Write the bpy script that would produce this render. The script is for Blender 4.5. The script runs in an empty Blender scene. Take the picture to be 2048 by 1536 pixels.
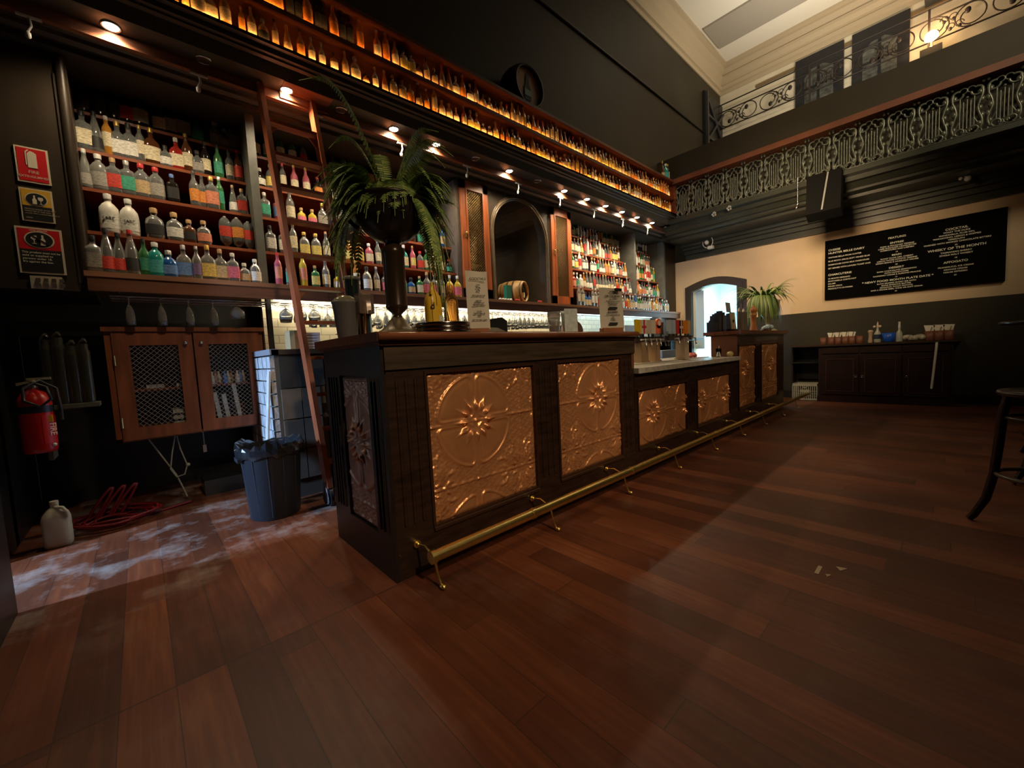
import bpy, math, random
from math import sin, cos, pi, radians
from mathutils import Vector, Matrix
S = bpy.context.scene
COL = S.collection
random.seed(7)

# ------------------------------------------------------------------ camera
FPX, YAW, PITCH, ROLL = 807.88, 0.82812, -0.07548, -0.05023
cam_d = bpy.data.cameras.new('camera'); cam = bpy.data.objects.new('camera', cam_d); COL.objects.link(cam)
cam_d.sensor_width = 36.0; cam_d.lens = FPX/2048*36.0; cam_d.clip_start = .02; cam_d.clip_end = 100
_f = Vector((cos(YAW)*cos(PITCH), sin(YAW)*cos(PITCH), sin(PITCH))); _r = Vector((sin(YAW), -cos(YAW), 0)); _u = _r.cross(_f)
_r2 = _r*cos(ROLL)+_u*sin(ROLL); _u2 = _u*cos(ROLL)-_r*sin(ROLL)
cam.matrix_world = Matrix(((_r2.x, _u2.x, -_f.x, 0), (_r2.y, _u2.y, -_f.y, 0), (_r2.z, _u2.z, -_f.z, 1.0), (0, 0, 0, 1)))
S.camera = cam
S.view_settings.view_transform = 'Standard'; S.view_settings.look = 'None'
S.view_settings.exposure = 0.0; S.view_settings.gamma = 1.0; S.view_settings.use_curve_mapping = False
S.cycles.use_denoising = True
S.cycles.max_bounces = 8; S.cycles.transmission_bounces = 6; S.cycles.glossy_bounces = 4; S.cycles.diffuse_bounces = 3
S.cycles.caustics_reflective = False; S.cycles.caustics_refractive = False
S.cycles.sample_clamp_indirect = 4.0
# ------------------------------------------------------------------ world
W = bpy.data.worlds.new('world'); S.world = W; W.use_nodes = True
W.node_tree.nodes['Background'].inputs[0].default_value = (1.0, .72, .42, 1)
W.node_tree.nodes['Background'].inputs[1].default_value = 0.006

# ------------------------------------------------------------------ large lights
def area(name, loc, target, sx, sy, power, col, spread=180):
    d = bpy.data.lights.new(name, 'AREA'); d.shape = 'RECTANGLE'; d.size = sx; d.size_y = sy
    d.energy = power; d.color = col; d.spread = radians(spread)
    o = bpy.data.objects.new(name, d); COL.objects.link(o); o.location = loc
    o.rotation_euler = (Vector(target)-Vector(loc)).to_track_quat('-Z', 'Y').to_euler(); return o
def spot(name, loc, target, power, col, ang=60, blend=.5, rad=.03):
    d = bpy.data.lights.new(name, 'SPOT'); d.energy = power; d.color = col; d.spot_size = radians(ang); d.spot_blend = blend
    d.shadow_soft_size = rad
    o = bpy.data.objects.new(name, d); COL.objects.link(o); o.location = loc
    o.rotation_euler = (Vector(target)-Vector(loc)).to_track_quat('-Z', 'Y').to_euler(); return o
WARM = (1.0, .70, .40); COOL = (.62, .80, 1.0)
# unseen pendant spots over the public side, then an added cupboard spot and fills
spot('hall_spot', (.6, -3.0, 4.4), (1.5, 1.65, .70), 540, (1.0, .74, .46), 34, .9, .10)
spot('hall_spot', (3.0, -3.0, 4.4), (3.7, 1.65, .60), 330, (1.0, .72, .44), 34, .9, .10)
spot('hall_spot', (5.4, -3.0, 4.4), (6.0, 1.65, .60), 150, (1.0, .70, .40), 36, .9, .10)
spot('cupboard_spot', (.9, -.6, 4.7), (.38, 3.9, .88), 230, (1.0, .72, .44), 21, .9, .12)  # unseen spot added to brighten the mesh cupboard
spot('floor_spot', (.9, .6, 5.8), (.9, 1.0, 0), 120, (1.0, .60, .30), 44, 1.0, .25)
spot('floor_spot', (3.4, -.2, 5.8), (3.2, .9, 0), 60, (1.0, .70, .42), 48, 1.0, .25)
area('wall_wash', (5.0, 1.2, 2.9), (8.2, 1.9, 2.3), .5, .5, 18, (1.0, .70, .40), 80)
area('high_fill', (3.2, -2.4, 5.8), (7.3, 1.3, 4.1), 1.0, 1.0, 34, (1.0, .80, .52), 70)  # unseen soft fill added to lift the parapet and ironwork
area('upper_glow', (8.3, 1.2, 5.0), (8.9, 1.6, 7.5), 1.2, 1.6, 60, (1.0, .86, .66), 140)
# cool daylight from the service room behind the left opening
area('service_room_light', (-2.7, 2.92, 1.5), (.4, 3.10, .1), .10, .6, 72, (.42, .64, 1.0), 100)

# ------------------------------------------------------------------ materials
MATS = {}
def mat(key, col, rough=.5, metal=0.0, trans=0.0, emit=None, estr=0.0, noise=0.0, nscale=8.0, bump=0.0, bscale=60.0, coat=0.0, stretch=None, ior=1.45, spec=.5):
    if key in MATS: return MATS[key]
    m = bpy.data.materials.new(key); MATS[key] = m; m.use_nodes = True
    nt = m.node_tree; b = nt.nodes['Principled BSDF']
    b.inputs['Base Color'].default_value = (*col, 1); b.inputs['Roughness'].default_value = rough
    b.inputs['Metallic'].default_value = metal; b.inputs['Transmission Weight'].default_value = trans
    b.inputs['IOR'].default_value = ior; b.inputs['Coat Weight'].default_value = coat
    b.inputs['Specular IOR Level'].default_value = spec
    if emit: b.inputs['Emission Color'].default_value = (*emit, 1); b.inputs['Emission Strength'].default_value = estr
    if noise or bump:
        tc = nt.nodes.new('ShaderNodeTexCoord'); mp = nt.nodes.new('ShaderNodeMapping'); nt.links.new(tc.outputs['Object'], mp.inputs[0])
        if stretch: mp.inputs['Scale'].default_value = stretch
    if noise:
        n = nt.nodes.new('ShaderNodeTexNoise'); n.inputs['Scale'].default_value = nscale; n.inputs['Detail'].default_value = 4
        nt.links.new(mp.outputs[0], n.inputs['Vector'])
        r = nt.nodes.new('ShaderNodeValToRGB'); nt.links.new(n.outputs['Fac'], r.inputs[0])
        r.color_ramp.elements[0].position = .3; r.color_ramp.elements[1].position = .7
        r.color_ramp.elements[0].color = (*[c*(1-noise) for c in col], 1); r.color_ramp.elements[1].color = (*[min(1, c*(1+noise)) for c in col], 1)
        nt.links.new(r.outputs[0], b.inputs['Base Color'])
    if bump:
        n2 = nt.nodes.new('ShaderNodeTexNoise'); n2.inputs['Scale'].default_value = bscale; nt.links.new(mp.outputs[0], n2.inputs['Vector'])
        bp = nt.nodes.new('ShaderNodeBump'); bp.inputs['Strength'].default_value = bump; bp.inputs['Distance'].default_value = .01
        nt.links.new(n2.outputs['Fac'], bp.inputs['Height']); nt.links.new(bp.outputs[0], b.inputs['Normal'])
    return m
DARKWOOD = mat('dark_stained_wood', (.030, .015, .009), .38, noise=.45, nscale=6, bump=.15, stretch=(1, 1, 6), coat=.15)
FRIEZEWOOD = mat('worn_dark_wood', (.055, .036, .022), .42, noise=.4, nscale=7, stretch=(.5, 1, 7), bump=.15)
TOPWOOD = mat('bar_top_wood', (.16, .055, .025), .28, noise=.35, nscale=5, stretch=(.6, 6, 6), coat=.3)
REDWOOD = mat('red_mahogany', (.36, .10, .042), .35, noise=.35, nscale=6, stretch=(1, 1, .3), coat=.2)
CABWOOD = mat('cabinet_mahogany', (.20, .062, .024), .4, noise=.35, nscale=6, stretch=(3, 3, .5), coat=.1)
SHELFWOOD = mat('shelf_wood', (.30, .085, .035), .4, noise=.3, nscale=5, stretch=(.5, 4, 4))
LEDGEWOOD = mat('ledge_wood', (.20, .075, .035), .45, noise=.3, nscale=5, stretch=(.5, 4, 4))
BLACKPAINT = mat('black_paint', (.012, .011, .009), .38, noise=.3, nscale=4)
CHARCOAL = mat('charcoal_paint', (.055, .050, .042), .35, noise=.2, nscale=3)
BACKPAINT = mat('back_panel_paint', (.035, .033, .030), .6, noise=.2, nscale=3)
OLIVE = mat('olive_black_wall_paint', (.030, .024, .013), .6, noise=.2, nscale=1.5)
DADO = mat('dark_olive_dado_paint', (.026, .022, .012), .75, noise=.2, nscale=1.5)
CREAM = mat('cream_wall_paint', (.62, .47, .30), .7, noise=.08, nscale=2)
WHITEPL = mat('cream_plaster', (.66, .60, .46), .7, noise=.06, nscale=3)
GREYPL = mat('grey_ceiling_paint', (.36, .33, .28), .8)
DARKGREEN = mat('dark_green_grey_paint', (.030, .034, .024), .35, noise=.2, nscale=3)
IRON = mat('cast_iron_paint', (.10, .11, .085), .30, metal=.3, noise=.3, nscale=30)
THINIRON = mat('thin_black_iron', (.02, .014, .012), .5)
REDTRIM = mat('red_brown_rail', (.16, .058, .030), .5, noise=.2, nscale=3)
BRASS = mat('polished_brass', (1.0, .74, .26), .30, metal=1.0, noise=.1, nscale=20)
STEEL = mat('brushed_steel', (.60, .60, .60), .25, metal=1.0)
DARKSTEEL = mat('dark_steel', (.16, .15, .13), .3, metal=1.0)
WHITEMETAL = mat('white_painted_metal', (.62, .62, .60), .4)
BLACKPLASTIC = mat('black_plastic', (.012, .013, .016), .38)
STONE = mat('pale_stone_top', (.42, .39, .33), .35, noise=.25, nscale=20)
MIRROR = mat('mirror_glass', (.82, .84, .84), .02, metal=1.0)
CLEAR = mat('clear_glass', (.93, .96, .95), .03, trans=1.0)
PAPER = mat('cream_paper', (.70, .67, .58), .8)
WHITE = mat('white_paint', (.75, .75, .72), .6)
BLACKINK = mat('black_ink', (.02, .02, .02), .6)
REDPAINT = mat('red_gloss_paint', (.62, .018, .012), .3)
LAMP = mat('lamp_glow', (1, .9, .7), .5, emit=(1.0, .86, .66), estr=30)

# ------------------------------------------------------------------ mesh helpers
WL = {}
def wloc(o): return WL.get(o, Vector((0, 0, 0)))
class MB:
    def __init__(s): s.v = []; s.f = []; s.m = []; s.sm = []
    def add(s, vs, fs, mi=0, smooth=False):
        b = len(s.v); s.v += [tuple(v) for v in vs]
        for f in fs: s.f.append([b+i for i in f]); s.m.append(mi); s.sm.append(smooth)
        return s
    def box(s, x0, x1, y0, y1, z0, z1, mi=0):
        vs = [(x, y, z) for x in (x0, x1) for y in (y0, y1) for z in (z0, z1)]
        return s.add(vs, [(0, 1, 3, 2), (4, 6, 7, 5), (0, 4, 5, 1), (2, 3, 7, 6), (0, 2, 6, 4), (1, 5, 7, 3)], mi)
    def obox(s, c, half, rz=0, ry=0, rx=0, mi=0):
        R_ = Matrix.Rotation(rz, 3, 'Z') @ Matrix.Rotation(ry, 3, 'Y') @ Matrix.Rotation(rx, 3, 'X'); c = Vector(c)
        vs = [c + R_ @ Vector((a*half[0], b*half[1], d*half[2])) for a in (-1, 1) for b in (-1, 1) for d in (-1, 1)]
        return s.add(vs, [(0, 1, 3, 2), (4, 6, 7, 5), (0, 4, 5, 1), (2, 3, 7, 6), (0, 2, 6, 4), (1, 5, 7, 3)], mi)
    def cyl(s, p0, p1, r0, r1=None, n=12, mi=0, caps=True, smooth=True):
        r1 = r0 if r1 is None else r1; p0 = Vector(p0); p1 = Vector(p1); d = (p1-p0).normalized()
        a = d.orthogonal().normalized(); b = d.cross(a); vs = []
        for p, r in ((p0, r0), (p1, r1)):
            for i in range(n): t = 2*pi*i/n; vs.append(p+a*(r*cos(t))+b*(r*sin(t)))
        s.add(vs, [(i, (i+1) % n, n+(i+1) % n, n+i) for i in range(n)], mi, smooth)
        if caps: s.add(vs[:n], [tuple(range(n))[::-1]], mi); s.add(vs[n:], [tuple(range(n))], mi)
        return s
    def lathe(s, prof, c=(0, 0, 0), n=16, mi=0, sx=1, sy=1, p=2.0, smooth=True, a0=0, a1=2*pi):
        cx, cy, cz = c; full = abs(a1-a0-2*pi) < 1e-6; k = n if full else n+1; vs = []
        for r, z in prof:
            for i in range(k):
                t = a0+(a1-a0)*i/n; ct, st = cos(t), sin(t)
                q = (abs(ct)**p+abs(st)**p)**(-1/p) if p != 2 else 1
                vs.append((cx+r*ct*q*sx, cy+r*st*q*sy, cz+z))
        fs = []
        for j in range(len(prof)-1):
            for i in range(n):
                i2 = (i+1) % k; fs.append((j*k+i, j*k+i2, (j+1)*k+i2, (j+1)*k+i))
        s.add(vs, fs, mi, smooth)
        if full:
            if prof[0][0] > 1e-4: s.add(vs[:k], [tuple(range(k))[::-1]], mi)
            if prof[-1][0] > 1e-4: s.add(vs[-k:], [tuple(range(k))], mi)
        return s
    def tube(s, pts, r, n=6, mi=0):
        pts = [Vector(p) for p in pts]; rr = r if isinstance(r, (list, tuple)) else [r]*len(pts)
        up = Vector((0, 0, 1)); vs = []; a = None
        for i, p in enumerate(pts):
            d = (pts[min(i+1, len(pts)-1)]-pts[max(i-1, 0)])
            if d.length < 1e-9: d = Vector((0, 0, 1))
            d.normalize()
            a = d.orthogonal().normalized() if a is None else (a-d*a.dot(d))
            if a.length < 1e-6: a = d.orthogonal()
            a.normalize(); b = d.cross(a)
            for k in range(n): t = 2*pi*k/n; vs.append(p+a*(rr[i]*cos(t))+b*(rr[i]*sin(t)))
        fs = [(j*n+k, j*n+(k+1) % n, (j+1)*n+(k+1) % n, (j+1)*n+k) for j in range(len(pts)-1) for k in range(n)]
        s.add(vs, fs, mi, True); s.add(vs[:n], [tuple(range(n))[::-1]], mi); s.add(vs[-n:], [tuple(range(n))], mi)
        return s
    def prism(s, poly, axis, a, b, mi=0, smooth=False):
        def P(u, w, t): return {'x': (t, u, w), 'y': (u, t, w), 'z': (u, w, t)}[axis]
        n = len(poly); vs = [P(u, w, a) for u, w in poly]+[P(u, w, b) for u, w in poly]
        s.add(vs, [(i, (i+1) % n, n+(i+1) % n, n+i) for i in range(n)], mi, smooth)
        s.add(vs, [tuple(range(n))[::-1], tuple(range(n, 2*n))], mi); return s
    def ball(s, c, r, n=10, mi=0, sz=1.0, sx=1.0, sy=1.0):
        prof = [(r*sin(pi*i/(n//2+2)), -r*cos(pi*i/(n//2+2))*sz) for i in range(n//2+3)]
        prof[0] = (1e-5, prof[0][1]); prof[-1] = (1e-5, prof[-1][1])
        return s.lathe(prof, c, n, mi, sx, sy)
    def build(s, name, mats, parent=None, loc=None, fixn=True):
        me = bpy.data.meshes.new(name)
        base = Vector(loc) if loc is not None else (wloc(parent) if parent else Vector((0, 0, 0)))
        me.from_pydata([tuple(Vector(v)-base) for v in s.v], [], s.f)
        if not isinstance(mats, (list, tuple)): mats = [mats]
        for m in mats: me.materials.append(m)
        me.polygons.foreach_set('material_index', s.m); me.polygons.foreach_set('use_smooth', s.sm)
        if fixn:
            import bmesh
            bm = bmesh.new(); bm.from_mesh(me); bmesh.ops.recalc_face_normals(bm, faces=bm.faces); bm.to_mesh(me); bm.free()
        me.update(); o = bpy.data.objects.new(name, me); COL.objects.link(o)
        if parent: o.parent = parent; o.location = base-wloc(parent)
        else: o.location = base
        WL[o] = base; return o
def tag(o, label, cat, group=None, kind=None):
    if label: o['label'] = label
    if cat: o['category'] = cat
    if group: o['group'] = group
    if kind: o['kind'] = kind
    return o
def thing(name, loc, label, cat, group=None):
    o = bpy.data.objects.new(name, None); COL.objects.link(o); o.location = loc; WL[o] = Vector(loc)
    o.empty_display_size = .05
    return tag(o, label, cat, group)
def struct(o): o['kind'] = 'structure'; return o
KIDS = {}
def copy_tree(root, loc, rz=0, label=None, group=None, parent=None):
    r = root.copy(); COL.objects.link(r)
    if parent is None:
        r.location = loc; r.rotation_euler = (0, 0, rz); WL[r] = Vector(loc)
        if label: r['label'] = label
        if group: r['group'] = group
    else: r.parent = parent
    for ch in list(root.children): copy_tree(ch, None, parent=r)
    return r
def text(s, name, loc, size, m, parent=None, rot=(pi/2, 0, 0), align='CENTER', sx=1.0, ext=.0006, bold=False):
    cu = bpy.data.curves.new(name, 'FONT'); cu.body = s; cu.size = size; cu.align_x = align; cu.extrude = ext
    if bold: cu.offset = size*.018
    t = bpy.data.objects.new('tmp_text', cu); COL.objects.link(t)
    dg = bpy.context.evaluated_depsgraph_get(); dg.update()
    me = bpy.data.meshes.new_from_object(t.evaluated_get(dg)); bpy.data.objects.remove(t); bpy.data.curves.remove(cu)
    me.name = name; me.materials.clear(); me.materials.append(m)
    o = bpy.data.objects.new(name, me); COL.objects.link(o); o.rotation_euler = rot; o.scale = (sx, 1, 1)
    if parent: o.parent = parent; o.location = Vector(loc)-wloc(parent)
    else: o.location = loc
    return o
def join_text(items, name, m, parent, bold=True):
    """items: (string, world location of baseline, size, rotation, align, width factor) -> one lettering mesh"""
    V = []; Fc = []; base = wloc(parent)
    for st, loc, size, rot, al, sx in items:
        o = text(st, 'tmp', loc, size, m, None, rot, al, sx, .0004, bold)
        M = Matrix.LocRotScale(Vector(loc), __import__('mathutils').Euler(rot), Vector((sx, 1, 1)))
        b = len(V); V += [tuple(M @ v.co - base) for v in o.data.vertices]; Fc += [[b+i for i in p.vertices] for p in o.data.polygons]
        me = o.data; bpy.data.objects.remove(o); bpy.data.meshes.remove(me)
    me = bpy.data.meshes.new(name); me.from_pydata(V, [], Fc); me.materials.append(m)
    o = bpy.data.objects.new(name, me); COL.objects.link(o); o.parent = parent; return o
# ================================================================== FLOOR
def floor_material():
    m = bpy.data.materials.new('worn_red_brown_floorboards'); m.use_nodes = True; nt = m.node_tree; N = nt.nodes; L = nt.links
    b = N['Principled BSDF']; tc = N.new('ShaderNodeTexCoord')
    sep = N.new('ShaderNodeSeparateXYZ'); L.new(tc.outputs['Object'], sep.inputs[0])
    def math_(op, a, c=None, v=None):
        n = N.new('ShaderNodeMath'); n.operation = op
        if isinstance(a, (int, float)): n.inputs[0].default_value = a
        else: L.new(a, n.inputs[0])
        if c is not None:
            if isinstance(c, (int, float)): n.inputs[1].default_value = c
            else: L.new(c, n.inputs[1])
        return n.outputs[0]
    px = math_('DIVIDE', sep.outputs['X'], .132); ix = math_('FLOOR', px); fx = math_('FRACT', px)
    wn = N.new('ShaderNodeTexWhiteNoise'); wn.noise_dimensions = '1D'; L.new(ix, wn.inputs['W'])
    py = math_('DIVIDE', math_('ADD', sep.outputs['Y'], math_('MULTIPLY', wn.outputs['Value'], 9.0)), 1.9)
    iy = math_('FLOOR', py); fy = math_('FRACT', py)
    side = math_('GREATER_THAN', sep.outputs['Y'], 1.645)
    cell = math_('ADD', math_('ADD', math_('MULTIPLY', ix, 7.13), math_('MULTIPLY', iy, 3.71)), math_('MULTIPLY', side, 31.7))
    w2 = N.new('ShaderNodeTexWhiteNoise'); w2.noise_dimensions = '1D'; L.new(cell, w2.inputs['W'])
    mp = N.new('ShaderNodeMapping'); mp.inputs['Scale'].default_value = (16, 1.0, 1); L.new(tc.outputs['Object'], mp.inputs[0])
    gr = N.new('ShaderNodeTexNoise'); gr.inputs['Scale'].default_value = 3.0; gr.inputs['Detail'].default_value = 6; L.new(mp.outputs[0], gr.inputs['Vector'])
    bl = N.new('ShaderNodeTexNoise'); bl.inputs['Scale'].default_value = 1.3; bl.inputs['Detail'].default_value = 3; L.new(tc.outputs['Object'], bl.inputs['Vector'])
    v = math_('ADD', math_('MULTIPLY', w2.outputs['Value'], .34), math_('ADD', math_('MULTIPLY', gr.outputs['Fac'], .50), math_('MULTIPLY', bl.outputs['Fac'], .50)))
    cr = N.new('ShaderNodeValToRGB'); L.new(v, cr.inputs[0]); e = cr.color_ramp.elements
    e[0].position = .30; e[0].color = (.040, .013, .006, 1); e[1].position = 1.0; e[1].color = (.25, .080, .028, 1)
    k = e.new(.58); k.color = (.090, .025, .010, 1); k = e.new(.78); k.color = (.145, .041, .016, 1)
    # worn dusty scuffs, whitened to paint the cool doorway light patch paler
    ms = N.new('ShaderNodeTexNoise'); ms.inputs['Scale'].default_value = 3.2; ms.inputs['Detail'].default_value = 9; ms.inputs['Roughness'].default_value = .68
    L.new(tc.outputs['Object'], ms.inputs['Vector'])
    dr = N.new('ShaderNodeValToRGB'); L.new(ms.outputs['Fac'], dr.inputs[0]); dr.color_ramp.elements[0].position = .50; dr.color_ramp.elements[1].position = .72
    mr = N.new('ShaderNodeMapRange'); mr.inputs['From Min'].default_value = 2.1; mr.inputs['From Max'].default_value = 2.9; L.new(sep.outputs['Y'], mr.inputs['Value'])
    lit_zone = math_('MULTIPLY', mr.outputs[0], math_('LESS_THAN', sep.outputs['X'], 1.2))
    scuff_and_light = math_('MULTIPLY', dr.outputs['Color'], math_('ADD', .08, math_('MULTIPLY', lit_zone, .75)))
    mix = N.new('ShaderNodeMix'); mix.data_type = 'RGBA'; L.new(scuff_and_light, mix.inputs[0]); L.new(cr.outputs[0], mix.inputs[6]); mix.inputs[7].default_value = (.42, .36, .32, 1)
    # gaps between boards; sandy deposit and painted light pale them in the patch
    g1 = math_('LESS_THAN', math_('MINIMUM', fx, math_('SUBTRACT', 1.0, fx)), .012)
    g2 = math_('LESS_THAN', fy, .0022)
    g3 = math_('LESS_THAN', math_('ABSOLUTE', math_('SUBTRACT', sep.outputs['Y'], 1.645)), .004)
    gap = math_('MAXIMUM', math_('MAXIMUM', g1, g2), g3)
    mix2 = N.new('ShaderNodeMix'); mix2.data_type = 'RGBA'; L.new(math_('MULTIPLY', gap, .75), mix2.inputs[0]); L.new(mix.outputs[2], mix2.inputs[6]); mg = N.new('ShaderNodeMix'); mg.data_type = 'RGBA'; L.new(math_('MULTIPLY', lit_zone, dr.outputs['Color']), mg.inputs[0]); mg.inputs[6].default_value = (.03, .014, .008, 1); mg.inputs[7].default_value = (.60, .56, .54, 1); L.new(mg.outputs[2], mix2.inputs[7])
    L.new(mix2.outputs[2], b.inputs['Base Color'])
    rr = math_('ADD', .30, math_('MULTIPLY', bl.outputs['Fac'], .30)); L.new(rr, b.inputs['Roughness'])
    bp = N.new('ShaderNodeBump'); bp.inputs['Strength'].default_value = .35; bp.inputs['Distance'].default_value = .006
    L.new(math_('SUBTRACT', math_('MULTIPLY', gr.outputs['Fac'], .35), gap), bp.inputs['Height']); L.new(bp.outputs[0], b.inputs['Normal'])
    return m
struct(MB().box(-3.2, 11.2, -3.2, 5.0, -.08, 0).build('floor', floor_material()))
# ================================================================== WALLS
# left wall with the service opening
lw = MB().box(-.62, -.47, -3.2, 2.68, 0, 7.5).box(-.62, -.55, 2.68, 3.44, 2.05, 7.5).box(-.72, -.62, 3.44, 4.6, 0, 2.05).box(-.75, -.62, 3.42, 4.6, 2.05, 7.5)
struct(lw.build('wall_left', BLACKPAINT))
struct(MB().box(-3.1, -.62, 3.72, 3.8, 0, 2.6).build('wall_service_room', CREAM))
# back wall: lower part behind the bottle bays, upper part set forward above the canopy
struct(MB().box(-.62, 8.35, 4.62, 4.75, 0, 3.3).build('wall_back', BLACKPAINT))
struct(MB().box(-.75, 10.55, 3.75, 3.87, 3.30, 7.24).build('wall_back_upper', OLIVE))
struct(MB().tube([(-.6, 3.735, 5.57), (10.4, 3.735, 5.57)], .022, 6).build('trim_1', BLACKPAINT))
# far wall (X = 8.25): cream above, dado below, service opening to the kitchen
D0, D1, DZ = 2.68, 3.51, 2.03
fw = MB()
fw.box(8.25, 8.40, D1, 4.62, 0, 2.67).box(8.25, 8.40, 1.9, D0, 1.43, 2.67).box(8.25, 8.40, -3.2, 1.9, 1.43, 2.67)
arc = [(D0, DZ)]+[(D0+(D1-D0)*i/10, DZ+.09*sin(pi*i/10)) for i in range(1, 10)]+[(D1, DZ), (D1, 2.67), (D0, 2.67)]
fw.prism(arc, 'x', 8.25, 8.40)
struct(fw.build('wall_far', CREAM))
struct(MB().box(8.25, 8.40, -3.2, D0, 0, 1.43).build('wall_far_dado', DADO))
struct(MB().box(8.225, 8.25, -3.2, D0-.14, 0, .12).build('baseboard_far', BLACKPAINT))
# door frame with shallow arched head
def arched(y0, y1, z0, rise, n=14): return [(y0+(y1-y0)*i/n, z0+rise*sin(pi*i/n)) for i in range(n+1)]
df = MB()
for (w, x0, x1) in ((.14, 8.20, 8.25), (.085, 8.17, 8.21), (.035, 8.15, 8.18)):
    o_ = arched(D0-w, D1+w, DZ+.10*w/.14, .13); i_ = arched(D0, D1, DZ-.0, .09)
    df.prism([(D0-w, 0), (D0, 0), (D0, DZ), (D0-w, DZ+.10*w/.14)], 'x', x0, x1)
    df.prism([(D1, 0), (D1+w, 0), (D1+w, DZ+.10*w/.14), (D1, DZ)], 'x', x0, x1)
    for i in range(14): df.prism([i_[i], i_[i+1], o_[i+1], o_[i]], 'x', x0, x1)
struct(df.build('door_1', mat('dark_door_frame', (.035, .024, .018), .35)))
# kitchen beyond the opening
KW = mat('kitchen_white', (.72, .86, .90), .5)
kr = MB().box(8.40, 11.6, 4.2, 4.25, 0, 2.6).box(8.40, 11.6, 1.55, 1.6, 0, 2.6).box(11.55, 11.6, 1.6, 4.2, 0, 2.6).box(8.40, 11.6, 1.55, 4.25, 2.6, 2.65).box(8.40, 11.6, 1.55, 4.25, -.05, .001)
struct(kr.build('wall_kitchen', KW))
area('kitchen_lamp', (9.6, 2.9, 2.55), (9.6, 2.9, 0), 1.6, 1.2, 260, (.62, .90, 1.0))
kt = thing('kitchen_shelf', (11.3, 2.9, 1.2), 'steel shelf with hanging pans inside the bright kitchen', 'shelf')
KB = mat('kitchen_blue_grey', (.16, .30, .38), .4)
MB().box(11.2, 11.5, 1.9, 3.9, 1.72, 1.75).box(11.2, 11.5, 1.9, 3.9, 1.35, 1.38).box(11.0, 11.5, 1.8, 4.0, .86, .90).build('board', KB, kt)
for y_, r_ in ((3.35, .24), (2.95, .15)): MB().cyl((11.1, y_, 2.02), (11.14, y_, 2.02), r_, n=24).build('hanging_pan', mat('pan_dark', (.03, .06, .10), .3), kt)
for i_ in range(7): MB().tube([(11.05, 3.7-.17*i_, 1.30), (11.05, 3.7-.17*i_, 1.10), (11.05, 3.66-.17*i_, 1.04)], .014, 6).build('utensil', KB, kt)
MB().tube([(11.0, 3.3, .9), (10.98, 3.3, 1.45), (10.98, 3.42, 1.62), (10.98, 3.55, 1.52)], .018, 6).build('tap', KB, kt)
struct(MB().box(8.34, 8.38, 3.34, 3.50, .9, 2.06).build('trim_2', mat('cyan_lit_curtain', (.45, .62, .78), .4)))  # curtain strip with the kitchen's cyan light put into its colour
# balcony soffit, cornice steps and parapet on the far side
cs = MB()
prof = [(7.10, 3.20), (7.10, 3.14), (7.24, 3.14), (7.24, 3.08), (7.32, 3.08), (7.36, 3.02), (7.42, 3.02), (7.42, 2.99), (7.55, 2.97), (7.55, 2.93),
        (7.98, 2.93), (7.98, 2.88), (8.06, 2.88), (8.06, 2.83), (8.13, 2.83), (8.13, 2.76), (8.19, 2.76), (8.19, 2.67), (8.40, 2.67), (8.40, 3.20)]
cs.prism([(x, z) for x, z in prof], 'y', -3.2, 3.62)
struct(cs.build('trim_3', DARKGREEN))
struct(MB().box(7.36, 7.48, -3.2, 3.75, 3.20, 4.36).build('wall_parapet', OLIVE))
struct(MB().box(7.48, 10.5, -3.2, 3.75, 4.2, 4.30).box(7.48, 8.4, 3.62, 3.75, 3.0, 4.2).build('floor_balcony', OLIVE))
struct(MB().box(7.12, 7.40, -3.2, 3.36, 3.80, 3.88).build('trim_4', REDTRIM))
# upper level wall, ceiling, cornice
struct(MB().box(10.43, 10.55, -3.2, 3.75, 4.3, 7.6).build('wall_upper', WHITEPL))
struct(MB().box(-.75, 10.6, -3.2, 3.9, 7.24, 7.34).build('ceiling', mat('ceiling_white', (.80, .77, .68), .7)))
struct(MB().box(8.80, 9.62, -3.2, 3.46, 7.20, 7.24).build('ceiling_beam', GREYPL))
cp = [(0, 0), (.02, 0), (.02, .08), (.06, .09), (.06, .17), (.035, .19), (.035, .24), (.10, .30), (.10, .36), (.07, .38), (.16, .46), (.16, .50), (.22, .52), (.22, .56), (0, .56)]
cn = MB().prism([(3.75-a, 6.68+b) for a, b in cp], 'x', -.7, 10.43).prism([(10.43-a, 6.68+b) for a, b in cp], 'y', -3.2, 3.75)
struct(cn.build('trim_5', mat('cornice_plaster', (.46, .38, .26), .7)))
struct(MB().box(10.40, 10.43, -3.2, 3.0, 6.50, 6.56).build('trim_6', mat('picture_rail', (.20, .14, .07), .6)))
# black window frames of the upper level
def upper_window(y0, y1, name, z0=4.3, z1=6.62):
    BF = mat('upper_black_frame', (.012, .012, .014), .4)
    w = MB().box(10.36, 10.42, y0, y1, z0, z1).build(name, BF); struct(w)
    ym = (y0+y1)/2; hw = abs(y1-y0)*.30
    g = MB().prism([(ym-hw, 5.4), (ym+hw, 5.4), (ym+hw, 6.22), (ym+hw*.5, 6.34), (ym-hw*.3, 6.36), (ym-hw, 6.26)], 'x', 10.345, 10.358)
    g.build('pane', mat('dim_pane', (.07, .075, .065), .15, noise=.5, nscale=9), w)
    b = MB().box(10.325, 10.343, ym-.02, ym+.02, 5.4, 6.34)
    for z in (5.55, 5.98): b.box(10.325, 10.343, ym-hw, ym+hw, z, z+.03)
    b.build('glazing_bar', BF, w)
upper_window(1.50, 2.27, 'window_1'); upper_window(.60, 1.38, 'window_2')
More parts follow.
